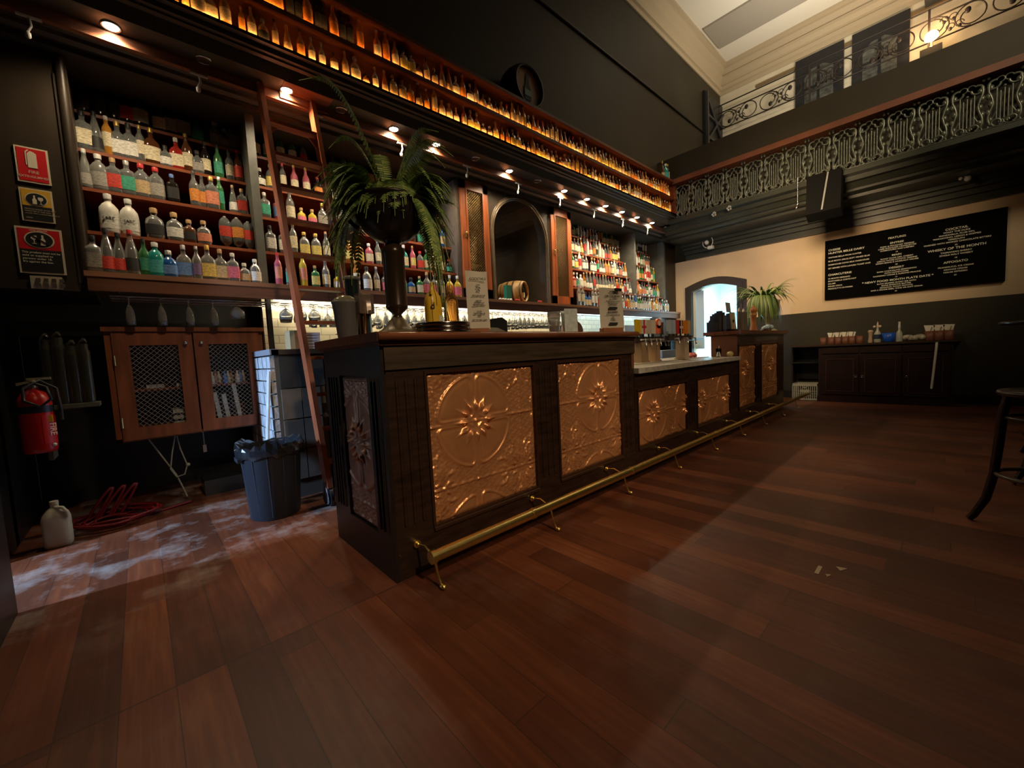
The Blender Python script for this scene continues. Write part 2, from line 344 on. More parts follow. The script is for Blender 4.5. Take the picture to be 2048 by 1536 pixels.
# black door frame set in the upper left wall
w3 = struct(MB().box(9.42, 10.40, 3.69, 3.74, 4.3, 6.42).build('window_3', mat('upper_black_frame', (.012, .012, .014), .4)))
bb = MB()
for z in (5.0, 5.45, 5.9): bb.box(9.5, 10.35, 3.65, 3.69, z, z+.05)
bb.tube([(9.5, 3.66, 6.3), (10.35, 3.66, 5.5)], .03, 5).tube([(9.5, 3.66, 5.4), (10.35, 3.66, 6.2)], .03, 5).box(9.44, 9.5, 3.64, 3.69, 4.3, 6.4)
bb.build('glazing_bar', mat('window_bar_iron', (.035, .035, .035), .35), w3)
# warm wall lamp on the upper level
wl = thing('wall_lamp', (10.2, .33, 5.72), 'small warm glowing lamp behind the upper scroll railing beside the black window', 'lamp')
MB().lathe([(.05, 0), (.05, .03), (.02, .05), (.02, .12)], (10.2, .33, 5.72), 12).build('base', BRASS, wl)
MB().ball((10.2, .33, 5.92), .09, 12).build('globe', mat('lamp_globe', (1, .8, .4), .5, emit=(1, .60, .22), estr=10), wl)
pl = bpy.data.lights.new('lamp_light', 'POINT'); pl.energy = 22; pl.color = (1, .58, .28); pl.shadow_soft_size = .1
po = bpy.data.objects.new('lamp_light', pl); COL.objects.link(po); po.location = (10.02, .33, 5.98)
MB().box(10.1, 10.3, .2, .46, 4.3, 5.72).build('pedestal', OLIVE, wl)
# dark awning-like speaker on upper right
us = MB().box(10.1, 10.36, .02, .42, 6.50, 7.0).build('wall_speaker', BLACKPLASTIC); tag(us, 'black speaker on the upper cream wall right of the windows', 'speaker')
# scroll railing along the upper level
def ring(cx, cz, r, a0, a1, n, x): return [(x, cx+r*cos(a0+(a1-a0)*i/n), cz+r*sin(a0+(a1-a0)*i/n)) for i in range(n+1)]
def scroll(mb, cy, cz, R, x, sgn):
    # a full ring that curls inward to a heart leaf, with a small twin curl at its foot
    pts = [(x, cy+sgn*R*cos(-1.6+i*.26), cz+sgn*R*sin(-1.6+i*.26)) for i in range(21)]
    k = len(pts); pts += [(x, cy+sgn*R*(1-.035*i)*cos(-1.6+(k-1+i)*.26), cz+sgn*R*(1-.035*i)*sin(-1.6+(k-1+i)*.26)) for i in range(1, 16)]
    mb.tube(pts, .010, 5); e = pts[-1]; mb.ball((x, e[1], e[2]), .042, 6, sz=1.2, sx=.3)
    c2y, c2z = cy+sgn*R*.98, cz-sgn*R*.42
    for q in (-1, 1):
        p2 = [(x, c2y+q*.045+.055*q*cos(t*.45)*(1-.04*t), c2z+.06*sin(t*.45)*(1-.04*t)) for t in range(12)]
        mb.tube(p2, .007, 5); e = p2[-1]; mb.ball((x, e[1], e[2]), .026, 6, sz=1.2, sx=.3)
rl = thing('balcony_railing', (10.2, 1.2, 5.82), 'thin black scrolled iron railing in front of the cream upper wall', 'railing')
mb = MB()
for z in (6.36, 6.20, 5.84): mb.tube([(10.2, 3.72, z), (10.2, -3.0, z)], .014, 5)
mb.build('rail', THINIRON, rl)
mb = MB()
for y in (3.70, 2.0, .36, -1.4): mb.box(10.185, 10.215, y-.015, y+.015, 4.3, 6.36)
mb.build('post', THINIRON, rl)
k = 0; y = 3.5
while y > -1.2:
    mb = MB(); scroll(mb, y, 6.02, .168, 10.2, 1 if k % 2 else -1); mb.build('scroll', THINIRON, rl); y -= .40; k += 1

# ------------------------------------------------ cast iron balcony frieze, one panel per bay
def iron_panel():
    mb = MB(); r = .013; X = 0
    # five slender bars, outer leafy scrolls, crown and base
    for i, (y, t) in enumerate(((-.055, .44), (-.028, .40), (0, .42), (.028, .40), (.055, .44))):
        mb.tube([(0, y, .10), (0, y, t)], .0085, 5)
    mb.ball((0, 0, .44), .016, 6)
    for s_ in (-1, 1):
        mb.tube([(0, s_*(.10+.018*sin(j*.9)), .06+.045*j) for j in range(11)], [.012+.007*(j % 2) for j in range(11)], 5)
        for j in range(5): mb.ball((0, s_*(.098+.016*(j % 2)), .12+.085*j), .027, 6, sx=.6, sz=1.2)
        mb.tube([(0, s_*(.075+.045*cos(1.9-j*.42)), .485+.045*sin(1.9-j*.42)) for j in range(13)], r, 5)
        mb.tube([(0, s_*(.03+.030*cos(j*.5)), .52+.03*sin(j*.5)) for j in range(11)], .007, 5)
        mb.tube([(0, s_*(.055+.035*cos(3.6-j*.45)), .075+.035*sin(3.6-j*.45)) for j in range(12)], r, 5)
        mb.tube([(0, s_*(.02+.02*cos(j*.6)), .07+.025*sin(j*.6)) for j in range(10)], .007, 5)
        mb.tube([(0, s_*.12, .02), (.01, s_*.10, .10), (0, s_*.055, .20)], .009, 5)
    mb.ball((0, -.118, .575), .019, 6, sz=1.5); mb.ball((0, .118, .575), .019, 6, sz=1.5)
    mb.box(-.008, .008, -.13, .13, 0, .014)
    return mb
ORD = {}
def ordinal(n):
    ones = ['zeroth', 'first', 'second', 'third', 'fourth', 'fifth', 'sixth', 'seventh', 'eighth', 'ninth', 'tenth', 'eleventh', 'twelfth', 'thirteenth', 'fourteenth', 'fifteenth', 'sixteenth', 'seventeenth', 'eighteenth', 'nineteenth']
    tens = ['', '', 'twenty', 'thirty', 'forty', 'fifty', 'sixty', 'seventy', 'eighty', 'ninety']
    if n < 20: return ones[n]
    t, o = divmod(n, 10)
    if n >= 100: return 'hundred-and-'+ordinal(n-100) if n > 100 else 'hundredth'
    return tens[t][:-1]+'ieth' if o == 0 else tens[t]+'-'+ones[o]
ip0 = iron_panel().build('iron_baluster', IRON, loc=(0, 0, 0))
ys = []; y = 3.215
while y > -1.5: ys.append(y); y -= .2735
for i, y in enumerate(ys):
    o = ip0 if i == 0 else ip0.copy()
    if i: COL.objects.link(o)
    o.location = (7.2, y, 3.205)
    tag(o, 'cast iron scrolled baluster, %s from the bottle shelves along the balcony' % ordinal(i+1), 'baluster', 'cast iron balusters along the balcony')
mb = MB().box(7.17, 7.23, -3.1, 3.34, 3.19, 3.205)
for i in range(80): mb.ball((7.155, 3.3-i*.05, 3.19), .012, 6)
mb.tube([(7.19, 3.34, 3.235), (7.19, -3.0, 3.235)], .008, 5)
tag(mb.build('bottom_rail', IRON), 'beaded iron bottom rail under the balcony balusters', 'rail')
# objects hung under the balcony
sp = thing('hanging_loudspeaker', (7.05, 1.22, 2.78), 'tall black loudspeaker hung under the balcony near its ironwork', 'speaker')
MB().prism([(6.95, 2.70), (7.10, 2.62), (7.14, 3.20), (7.0, 3.22)], 'y', 1.02, 1.40).build('body', mat('matt_black_grille', (.006, .006, .006), .9, spec=.1), sp)
MB().tube([(6.94, 1.22, 2.72), (6.97, 1.16, 3.2)], .012, 6).build('cable', mat('grey_cable', (.22, .23, .22), .5), sp)
MB().tube([(6.98, 1.50, 2.9), (6.98, 1.50, 3.24)], .006, 6).ball((6.98, 1.50, 2.88), .02, 8).ball((6.98, 1.51, 2.84), .018, 8).build('bracket', STEEL, sp)
for i, (y, z) in enumerate(((2.43, 3.12), (2.66, 3.09))):
    mb = MB()
    for a in range(5): mb.ball((7.08+.01*(a % 2), y+.026*cos(a*1.257), z+.026*sin(a*1.257)), .016, 6)
    mb.tube([(7.08, y, z), (7.12, y, z+.08)], .006, 5)
    tag(mb.build('pendant_ornament', mat('grey_ornament', (.30, .30, .28), .4), loc=(7.08, y, z)), ('left' if i else 'right')+' of two small grey rosettes under the balcony ironwork', 'ornament', 'rosettes under the balcony')
cm = thing('security_camera', (7.9, 3.05, 2.84), 'small white camera with looping cable on the dark cornice', 'camera')
MB().ball((7.9, 3.10, 2.86), .04, 10).build('dome', WHITEMETAL, cm)
MB().tube([(7.9, 3.08+.09*cos(t*.5+1), 2.86+.10*sin(t*.5+1)) for t in range(12)], .007, 5).build('cable', WHITEMETAL, cm)
MB().box(7.86, 7.93, 2.98, 3.07, 2.73, 2.78).build('plug', WHITEMETAL, cm)
fx = MB().ball((7.80, -.10, 2.89), .035, 8).ball((7.80, -.04, 2.91), .022, 8).tube([(7.8, -.10, 2.89), (7.83, -.07, 2.94)], .012, 5)
tag(fx.build('wall_sensor', WHITEMETAL, loc=(7.8, -.07, 2.9)), 'small white sensor on the dark beam above the menu board', 'sensor')
# ================================================================== BACK BAR CASEWORK
XL, XR = -.17, 8.1
# left pilaster panel carrying the signs
pp = MB().box(-.62, XL, 3.87, 4.62, 1.545, 3.06).cyl((XL-.03, 3.875, 1.56), (XL-.03, 3.875, 3.02), .028, n=10).box(-.235, -.205, 3.862, 3.87, 1.6, 2.9)
struct(pp.build('wall_pilaster_left', mat('brown_black_panel', (.034, .023, .013), .4, noise=.25, nscale=4, stretch=(2, 2, .4))))
struct(MB().box(-.62, XR, 4.56, 4.62, 1.3, 3.3).build('wall_back_panel', BACKPAINT))
# canopy with mouldings
cv = [(3.33, 3.278), (3.36, 3.27), (3.365, 3.24), (3.39, 3.235), (3.39, 3.222), (3.42, 3.215), (3.455, 3.14), (3.66, 3.14), (3.66, 3.12), (3.70, 3.12), (3.70, 3.10), (3.735, 3.095),
      (3.745, 3.075), (3.775, 3.06), (3.80, 3.06), (3.80, 3.028), (3.87, 3.028), (4.60, 3.028), (4.60, 3.30), (3.33, 3.30)]
cw = MB()
for i in range(len(cv)-1): pass
cw.prism(cv, 'x', -.70, 8.30)
struct(cw.build('wall_canopy', mat('canopy_black_gloss', (.062, .058, .048), .30, noise=.15, nscale=2)))
struct(MB().box(-.6, 8.15, 3.615, 3.655, 3.072, 3.14).build('trim_7', mat('canopy_wood_strip', (.24, .09, .045), .4, noise=.3, nscale=6, stretch=(.4, 4, 4))))
struct(MB().box(1.0, 1.36, 3.458, 3.61, 3.1365, 3.1405).box(1.0, 1.36, 3.60, 3.615, 3.09, 3.14).build('trim_8', mat('canopy_brown_patch', (.26, .09, .045), .4, noise=.4, nscale=7, stretch=(.6, 4, 4))))  # red-brown rectangle on the soffit and strip by the ladder top
# ladder rail brackets
br0 = thing('rail_bracket', (0, 0, 0), '', 'bracket'); WL[br0] = Vector((0, 0, 0))
MB().tube([(-.05, 0, 0), (.05, 0, 0)], .010, 8).build('cross_bar', WHITEMETAL, br0)
MB().tube([(0, 0, 0), (.004, 0, -.05), (-.012, .0, -.085)], .007, 8).lathe([(.006, 0), (.013, .008), (.014, .03), (.007, .038)], (-.012, 0, -.122), 10).build('hook', WHITEMETAL, br0)
for i in range(10):
    x = -.285+.778*i
    lb = 'small metal hook bracket, %s from the left under the lit canopy' % ordinal(i+1)
    if i == 0: br0.location = (x, 3.628, 3.062); br0['label'] = lb; br0['group'] = 'hook brackets under the canopy'; continue
    copy_tree(br0, (x, 3.628, 3.062), 0, lb, 'hook brackets under the canopy')
# downlights
def downlight(x, lit, i):
    t = thing('downlight', (x, 3.565, 3.14), ('glowing warm' if lit else 'unlit')+' recessed downlight, %s from the left in the canopy' % ordinal(i+1), 'ceiling light', 'downlights in the canopy')
    MB().lathe([(.040, -.004), (.046, -.008), (.050, -.002), (.050, .0)], (x, 3.565, 3.139), 20).build('trim_ring', STEEL, t)
    if lit:
        MB().lathe([(1e-5, -.010), (.030, -.0095), (.038, -.004), (.038, 0)], (x, 3.565, 3.139), 20).build('bulb', LAMP, t)
        spot('downlight_beam', (x, 3.565, 3.118), (x, 3.70, 2.0), 42, (1.0, .78, .50), 150, .7, .03)
    else: MB().lathe([(1e-5, -.003), (.036, -.003), (.038, 0)], (x, 3.565, 3.139), 20).build('bulb', mat('unlit_lamp', (.25, .25, .24), .2), t)
dl = [(.06, 1), (.52, 0), (1.04, 1), (1.46, 0), (1.94, 1), (2.40, 1), (2.90, 0), (3.40, 1), (3.88, 0), (4.40, 1), (4.90, 1), (5.36, 1), (5.81, 1), (6.26, 1), (6.76, 1), (7.25, 0)]
for i, (x, l) in enumerate(dl): downlight(x, l, i)
# main ledge
ld = thing('back_bar_ledge', (4, 3.70, 1.54), 'long thick mahogany ledge carrying the lowest row of bottles', 'ledge')
MB().box(XL-.03, XR, 3.70, 4.56, 1.622, 1.655).build('ledge_top', mat('ledge_top_wood', (.33, .15, .075), .4, noise=.3, nscale=5, stretch=(.5, 4, 4)), ld)
MB().box(XL-.02, XR, 3.715, 3.76, 1.535, 1.622).build('fascia', LEDGEWOOD, ld)
MB().box(XL-.02, XR, 3.76, 4.56, 1.60, 1.622).build('underside', mat('ledge_underside', (.40, .36, .32), .5), ld)
# tiered shelves per bay
TIERS = [(3.90, 1.956), (3.98, 2.262), (4.06, 2.547), (4.14, 2.834)]
BAYS = [(XL, .80, 'left bay'), (.86, 2.84, 'bay behind the ladder'), (4.87, 6.68, 'bay right of the arch'), (6.74, 7.74, 'far right bay')]
TN = ['lowest', 'second', 'third', 'top']
for bi, (a, b, bn) in enumerate(BAYS):
    for ti, (yf, z) in enumerate(TIERS):
        o = MB().box(a, b, yf, 4.56, z-.022, z).build('bottle_shelf', SHELFWOOD, loc=((a+b)/2, yf, z-.022))
        tag(o, 'long red-brown bottle shelf, %s tier in the %s' % (TN[ti], bn), 'shelf', 'bottle shelves of the back bar')
# uprights
for x0, x1, y0, nm in ((.80, .86, 3.88, 'left of the ladder'), (6.68, 6.74, 3.88, 'right of the arch'), (7.74, 7.80, 3.86, 'at the right end')):
    o = MB().box(x0, x1, y0, 4.56, 1.655, 3.028).build('upright_post', mat('grey_green_post', (.13, .135, .12), .45, noise=.2), loc=(x0, y0, 1.655))
    tag(o, 'grey painted upright post of the bottle shelves %s' % nm, 'post', 'uprights of the back bar')
struct(MB().box(7.80, 8.24, 3.86, 4.56, 1.0, 3.05).build('wall_pilaster_right', mat('brown_black_panel', (.048, .034, .022), .4)))
# mesh fronted tall cabinets either side of the arch
WIRE = mat('brass_wire', (.42, .27, .12), .35, metal=.8)
def lattice(mb, x0, x1, z0, z1, y, p, r=.0022, both=True):
    W_, H_ = x1-x0, z1-z0
    for sgn in ((1, -1) if both else (1,)):
        k = -H_
        while k < W_:
            a, b_ = max(0, k), min(W_, k+H_)
            if b_ > a:
                za, zb = a-k, b_-k
                if sgn < 0: za, zb = H_-za, H_-zb
                mb.tube([(x0+a, y+(.002*sgn), z0+za), (x0+b_, y+(.002*sgn), z0+zb)], r, 4)
            k += p
def tall_cab(x0, x1, lab, backcol):
    t = thing('mesh_cabinet', ((x0+x1)/2, 3.87, 1.655), lab, 'cabinet', 'tall mesh cabinets beside the arch')
    CM = mat('orange_mahogany', (.40, .11, .035), .35, noise=.3, nscale=5, stretch=(3, 3, .4))
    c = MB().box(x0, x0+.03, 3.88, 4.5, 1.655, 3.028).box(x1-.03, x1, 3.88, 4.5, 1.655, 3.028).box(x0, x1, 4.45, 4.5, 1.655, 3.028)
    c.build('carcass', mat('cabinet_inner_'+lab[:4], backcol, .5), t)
    z0, z1 = 1.66, 3.02
    d = MB().box(x0, x0+.075, 3.84, 3.88, z0, z1).box(x1-.075, x1, 3.84, 3.88, z0, z1).box(x0, x1, 3.84, 3.88, z0, z0+.13).box(x0, x1, 3.84, 3.88, z1-.10, z1)
    d.box(x0+.075, x0+.09, 3.832, 3.845, z0+.13, z1-.1).box(x1-.09, x1-.075, 3.832, 3.845, z0+.13, z1-.1)
    dd = d.build('door', CM, t)
    l = MB(); lattice(l, x0+.08, x1-.08, z0+.13, z1-.10, 3.86, .032, .0028); l.build('wire_mesh', WIRE, dd)
    MB().ball((x0+.05, 3.825, 2.42), .014, 8).box(x0+.04, x0+.06, 3.83, 3.84, 2.37, 2.44).build('knob', BRASS, dd)
    s_ = MB()
    for z in (2.1, 2.5): s_.box(x0+.03, x1-.03, 3.98, 4.45, z, z+.015)
    s_.build('shelf', SHELFWOOD, t)
    return t
tall_cab(2.87, 3.28, 'tall mahogany cabinet with wire mesh door left of the arch', (.12, .07, .04))
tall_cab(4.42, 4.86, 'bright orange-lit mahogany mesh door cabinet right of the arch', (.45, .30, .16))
# arched niche with mirror
NX0, NX1, NR = 3.37, 4.31, .47; NC = (NX0+NX1)/2; NZ = 2.50
fr = MB()
pts_i = [(NX1, 1.655)]+[(NC+NR*cos(pi*i/20), NZ+NR*sin(pi*i/20)) for i in range(21)]+[(NX0, 1.655)]
fr.box(3.28, NX0, 3.87, 4.50, 1.655, 3.028).box(NX1, 4.42, 3.87, 4.50, 1.655, 3.028)
for i in range(20):
    a0, a1 = pi*i/20, pi*(i+1)/20
    p = [(NC+NR*cos(a0), NZ+NR*sin(a0)), (NC+NR*cos(a1), NZ+NR*sin(a1)), (NC+NR*cos(a1), 3.028), (NC+NR*cos(a0), 3.028)]
    fr.prism(p, 'y', 3.87, 4.50)
at_ = thing('arched_niche', (NC, 3.87, 1.655), 'charcoal arched niche with a mirror at its back between the mesh cabinets', 'niche')
fr.build('surround', mat('niche_charcoal', (.060, .048, .036), .33, noise=.2, nscale=4), at_)
mo = MB()
for (rr, dy) in ((NR+.055, .018), (NR+.035, .028), (NR+.012, .018)):
    mo.tube([(NC+rr, 3.87-dy*.3, 1.66)]+[(NC+rr*cos(pi*i/24), 3.87-dy*.3, NZ+rr*sin(pi*i/24)) for i in range(25)]+[(NC-rr, 3.87-dy*.3, 1.66)], dy*.62, 8)
mo.build('arch_moulding', mat('arch_gilt_brown', (.16, .12, .075), .25, noise=.2), at_)
MB().box(NX0-.03, NX1+.03, 4.48, 4.50, 1.655, 3.0).build('mirror', MIRROR, at_)
MB().box(NC-.16, NC-.14, 4.46, 4.48, 1.66, 2.95).build('glazing_bar', mat('mirror_bar', (.06, .06, .05), .4), at_)
# cask in the niche
def cask(name, c, axis, L_, R_, lab, bottle=True, inside=(.02, .015, .012)):
    t = thing(name, c, lab, 'barrel'); ax = Vector(axis).normalized(); c = Vector(c)
    side = ax.cross(Vector((0, 0, 1))).normalized(); up = side.cross(ax)
    def ringpts(d, r, n=24): return [c+ax*d+side*(r*cos(2*pi*i/n))+up*(r*sin(2*pi*i/n)) for i in range(n)]
    def shell(mb, prof, mi=0, n=24):
        vs = []; 
        for d, r in prof: vs += ringpts(d, r, n)
        mb.add(vs, [(j*n+i, j*n+(i+1) % n, (j+1)*n+(i+1) % n, (j+1)*n+i) for j in range(len(prof)-1) for i in range(n)], mi, True); return mb
    mb = shell(MB(), [(-L_/2, R_*.86), (-L_/4, R_*.97), (0, R_), (L_/4, R_*.97), (L_/2, R_*.86), (L_/2, R_*.80), (L_/2-.03, R_*.79)])
    mb.build('staves', mat('pale_oak_staves_'+name, (.46, .27, .10) if bottle else (.03, .02, .015), .45, noise=.4, nscale=9), t, fixn=True)
    hp = MB()
    for d in (-.36, -.12, .12, .40): shell(hp, [(L_*d-.012, R_*(1.0-.30*abs(d))+.004), (L_*d+.012, R_*(1.0-.30*abs(d))+.004)])
    hp.build('hoop', mat('hoop_'+name, (.10, .07, .05), .4, metal=.5), t)
    vs = ringpts(L_/2-.05, R_*.79); MB().add(vs, [tuple(range(24))]).build('head', mat('head_'+name, inside, .5, noise=.25, nscale=20, stretch=(8, 1, 1)), t)
    return t, ax, side, up
ck, ax, sd, up = cask('display_cask', (3.80, 4.02, 1.815), (.45, -1, 0), .34, .155, 'small pale oak cask with a bottle set in its open end, inside the niche')
mb = MB(); P0 = Vector((3.80, 4.02, 1.815))+ax*.13
mb.lathe([(.001, 0), (.030, .002), (.032, .10), (.028, .125), (.012, .15), (.011, .185), (.001, .186)], (P0.x, P0.y, P0.z-.10), 12)
mb.build('bottle_display', mat('display_bottle', (.02, .03, .015), .15), ck)
MB().lathe([(.033, .02), (.033, .085)], (P0.x, P0.y, P0.z-.10), 12).build('bottle_label', mat('display_label', (.75, .72, .40), .6), ck)
MB().box(3.70, 3.90, 3.90, 4.14, 1.655, 1.675).build('cradle', SHELFWOOD, ck)
bx = MB().box(3.48, 3.56, 3.80, 3.86, 1.656, 1.86).build('gift_box', mat('green_box', (.02, .16, .09), .5), loc=(3.52, 3.83, 1.656)); tag(bx, 'small dark green gift box standing beside the cask', 'box')
ba = MB()
for i in range(5): ba.ball((3.33+.045*i, 3.765, 1.672), .02, 7, sz=.8)
tag(ba.build('napkin_pile', mat('white_napkin', (.72, .70, .62), .8), loc=(3.42, 3.765, 1.656)), 'little crumpled white heap on the ledge before the cask', 'napkin')
for x, l in ((3.60, 'left'), (4.02, 'right')):
    o = MB().ball((x, 3.76, 1.672), .018, 8, sx=1.6).ball((x+.04, 3.765, 1.672), .016, 8, sx=1.4).build('candy', mat('red_sweet', (.45, .03, .03), .3), loc=(x, 3.76, 1.656))
    tag(o, 'small dark red trinket on the ledge %s of the cask front' % l, 'trinket')
# curved side board before the left mesh cabinet
sb = MB().prism([(3.86, 2.99), (3.88, 2.99), (4.56, 2.99), (4.56, 1.66), (3.89, 1.66), (3.86, 2.3)], 'x', 2.80, 2.865).build('side_board', mat('side_board_grey', (.14, .115, .095), .5, noise=.15), loc=(2.83, 3.9, 1.66))
tag(sb, 'tall grey-brown side board beside the left mesh cabinet', 'panel')

# ------------------------------------------------ backlit display shelves above the canopy
UY = 3.33
DISPW = mat('display_mahogany', (.13, .036, .014), .42, noise=.35, nscale=6, stretch=(.4, 4, 4))
us_ = thing('display_shelves', (3.2, UY, 3.278), 'long two-tier mahogany display unit above the lit canopy', 'shelf unit')
UX0, UX1 = -.6, 7.20
MB().box(UX0, UX1, UY, 3.74, 3.278, 3.30).build('lower_shelf', DISPW, us_)
MB().box(UX0, UX1, UY+.03, 3.74, 3.545, 3.563).box(UX0, UX1, UY+.012, UY+.032, 3.535, 3.572).build('middle_shelf', DISPW, us_)
MB().box(UX0, UX1, UY+.02, 3.74, 3.835, 3.85).box(UX0, UX1, UY, UY+.03, 3.822, 3.853).build('top_board', DISPW, us_)
MB().box(UX1-.03, UX1, UY, 3.74, 3.28, 3.85).build('end_panel', DISPW, us_)
MB().box(UX0, UX1-.03, 3.70, 3.74, 3.30, 3.835).build('back_panel', mat('shelf_back_black', (.007, .005, .004), .7, spec=.2), us_)
LEDM = mat('amber_led', (1, .45, .1), .5, emit=(1, .38, .07), estr=3.0)
for z, p in ((3.303, 1), (3.566, 1)):
    MB().box(UX0, UX1-.04, UY+.034, UY+.040, z, z+.004).build('led_strip', LEDM, us_)
    for j in range(3):
        xa = UX0+.1+j*2.55
        a = area('display_led', (xa+1.27, UY+.036, z+.008), (xa+1.27, UY+.10, z+.055), 2.5, .012, 4.6, (1.0, .42, .10), 120)
# cask sign on top
cs_, ax, sd, up = cask('wall_cask', (3.66, 3.56, 4.12), (0, -1, 0), .30, .27, 'dark round cask with a painted bottle on its face, on top of the display shelves', False, (.42, .26, .12))
fc = 3.56-.15+.045
MB().prism([(3.60, 3.97), (3.71, 3.97), (3.71, 4.10), (3.685, 4.15), (3.675, 4.27), (3.635, 4.27), (3.625, 4.15), (3.60, 4.10)], 'y', fc-.002, fc-.006).build('painted_bottle', BLACKINK, cs_)
MB().box(3.603, 3.707, fc-.009, fc-.0065, 4.02, 4.09).build('painted_label', mat('teal_label', (.18, .42, .42), .5), cs_)
# ================================================================== BOTTLES
# shapes: (body profile up to shoulder+neck, height, radius, cross-section power, depth factor, label z0,z1, cap radius)
def bshape(k):
    if k == 'round':   return dict(pr=[(.030, 0), (.036, .006), (.037, .02), (.037, .165), (.034, .19), (.022, .215), (.0145, .235), (.0135, .272), (.015, .274)], p=2, sy=1, lb=(.045, .145), cap=(.0155, .268, .300))
    if k == 'square':  return dict(pr=[(.036, 0), (.040, .006), (.041, .02), (.041, .150), (.038, .168), (.020, .182), (.0145, .192), (.014, .215), (.016, .218)], p=5, sy=.92, lb=(.035, .130), cap=(.019, .214, .246))
    if k == 'flask':   return dict(pr=[(.040, 0), (.047, .008), (.050, .03), (.050, .125), (.045, .155), (.028, .178), (.015, .190), (.0135, .228), (.015, .230)], p=2.6, sy=.55, lb=(.03, .125), cap=(.018, .224, .258))
    if k == 'tall':    return dict(pr=[(.027, 0), (.032, .006), (.033, .02), (.033, .205), (.030, .225), (.018, .248), (.0135, .262), (.013, .290), (.0145, .292)], p=2, sy=1, lb=(.07, .185), cap=(.0155, .286, .322))
    if k == 'squat':   return dict(pr=[(.038, 0), (.043, .006), (.045, .02), (.045, .095), (.040, .118), (.026, .132), (.0150, .140), (.014, .158), (.016, .160)], p=2.4, sy=.8, lb=(.025, .085), cap=(.021, .156, .186))
    if k == 'cone':    return dict(pr=[(.036, 0), (.042, .006), (.043, .02), (.040, .08), (.033, .15), (.022, .205), (.0145, .235), (.0135, .262), (.015, .264)], p=2, sy=1, lb=(.03, .11), cap=(.016, .258, .292))
    if k == 'pill':    return dict(pr=[(.012, 0), (.016, .012), (.014, .022), (.030, .035), (.041, .055), (.043, .075), (.043, .175), (.039, .205), (.026, .228), (.012, .238)], p=2, sy=.75, lb=(.085, .165), cap=(.013, .236, .246))
    if k == 'jar':     return dict(pr=[(.043, 0), (.047, .006), (.048, .02), (.048, .130), (.044, .160), (.028, .185), (.0165, .195), (.0155, .215), (.017, .217)], p=2.2, sy=.85, lb=(.03, .120), cap=(.022, .214, .246))
SHAPES = ['round', 'square', 'flask', 'jar', 'squat', 'round', 'jar', 'tall']
SHN = dict(round='round', square='square', flask='flat flask', tall='tall slim', squat='squat', cone='tapered', pill='pill-shaped', jar='broad-shouldered')
_bm = {}
def bmesh_parts(k, lo=False):
    key = (k, lo)
    if key in _bm: return _bm[key]
    s = bshape(k); n = 10 if lo else 18
    def mk(build, nm):
        mb = MB(); build(mb); o = mb.build(nm, [WHITE]); me = o.data; bpy.data.objects.remove(o); return me
    ph = pi/4 if s['p'] > 2.3 else 0
    body = mk(lambda m: m.lathe(s['pr'], n=n, p=s['p'], sy=s['sy']), 'body_'+k)
    def rad(z):
        pr = s['pr']
        for (r0, z0), (r1, z1) in zip(pr, pr[1:]):
            if z0 <= z <= z1: return r0+(r1-r0)*(z-z0)/max(1e-6, z1-z0)
        return pr[-1][0]
    l0, l1 = s['lb']; zz = [l0+(l1-l0)*i/4 for i in range(5)]
    lab = mk(lambda m: m.lathe([(rad(z)+.0012, z) for z in zz], n=n, p=s['p'], sy=s['sy'], a0=pi*1.08, a1=pi*1.98), 'label_'+k)
    cr, c0, c1 = s['cap']; cr *= .88
    cap = mk(lambda m: m.lathe([(cr, c0), (cr*1.03, c1-.004), (cr*.9, c1)], n=max(8, n//2)), 'cap_'+k)
    _bm[key] = (body, lab, cap); return _bm[key]
GL = {  # glass colours: (word, base colour, roughness, transmission)
 'clear': ('clear', (.80, .86, .84), .04, .85), 'dark': ('dark', (.015, .012, .010), .08, 0), 'amber': ('amber', (.55, .20, .03), .07, .45),
 'green': ('green', (.05, .22, .07), .08, .3), 'teal': ('teal', (.02, .30, .27), .12, .2), 'blue': ('blue', (.02, .12, .40), .08, .3),
 'white': ('white', (.72, .70, .62), .35, 0), 'pink': ('pink', (.62, .14, .20), .1, .3), 'yellow': ('yellow', (.70, .52, .06), .1, .3), 'brown': ('brown', (.10, .035, .012), .08, .2),
 'grey': ('grey', (.22, .22, .20), .2, .2), 'red': ('red', (.45, .03, .02), .1, .3), 'gold': ('golden', (.75, .34, .05), .08, .4), 'orange': ('orange', (.72, .22, .03), .1, .3)}
LB = {'cream': (.70, .62, .42), 'white': (.76, .74, .66), 'red': (.60, .05, .03), 'green': (.05, .35, .22), 'black': (.02, .02, .02), 'blue': (.12, .26, .60), 'yellow': (.74, .58, .16),
 'orange': (.80, .28, .05), 'pink': (.72, .18, .26), 'grey': (.34, .32, .28), 'teal': (.05, .38, .38), 'salmon': (.75, .26, .15), 'tan': (.52, .38, .20), 'purple': (.20, .14, .30)}
CP = {'black': (.02, .02, .02), 'cork': (.50, .32, .15), 'white': (.72, .72, .68), 'gold': (.60, .40, .10), 'silver': (.6, .6, .6), 'red': (.55, .03, .03), 'pink': (.6, .2, .2), 'blue': (.1, .2, .5)}
def gm(k):
    w, c, r, t = GL[k]; return mat('glass_'+k, c, r, trans=t, noise=.06, nscale=30)
def lm(k): return mat('bottle_label_'+k, LB[k], .6, noise=.38, nscale=55, stretch=(1.2, 1.2, 3.5))
def cm_(k): return mat('bottle_cap_'+k, CP[k], .35, metal=.6 if k in ('gold', 'silver') else 0, noise=.1)
CAND = []   # every bottle of the place, nearest first gets its own object
def bottle(x, y, z, k, g, l, c, sc=1.0, rot=0.0, row='', ad=''):
    CAND.append(dict(x=x, y=y, z=z, k=k, g=g, l=l, c=c, sc=sc, rot=rot, row=row, ad=ad))
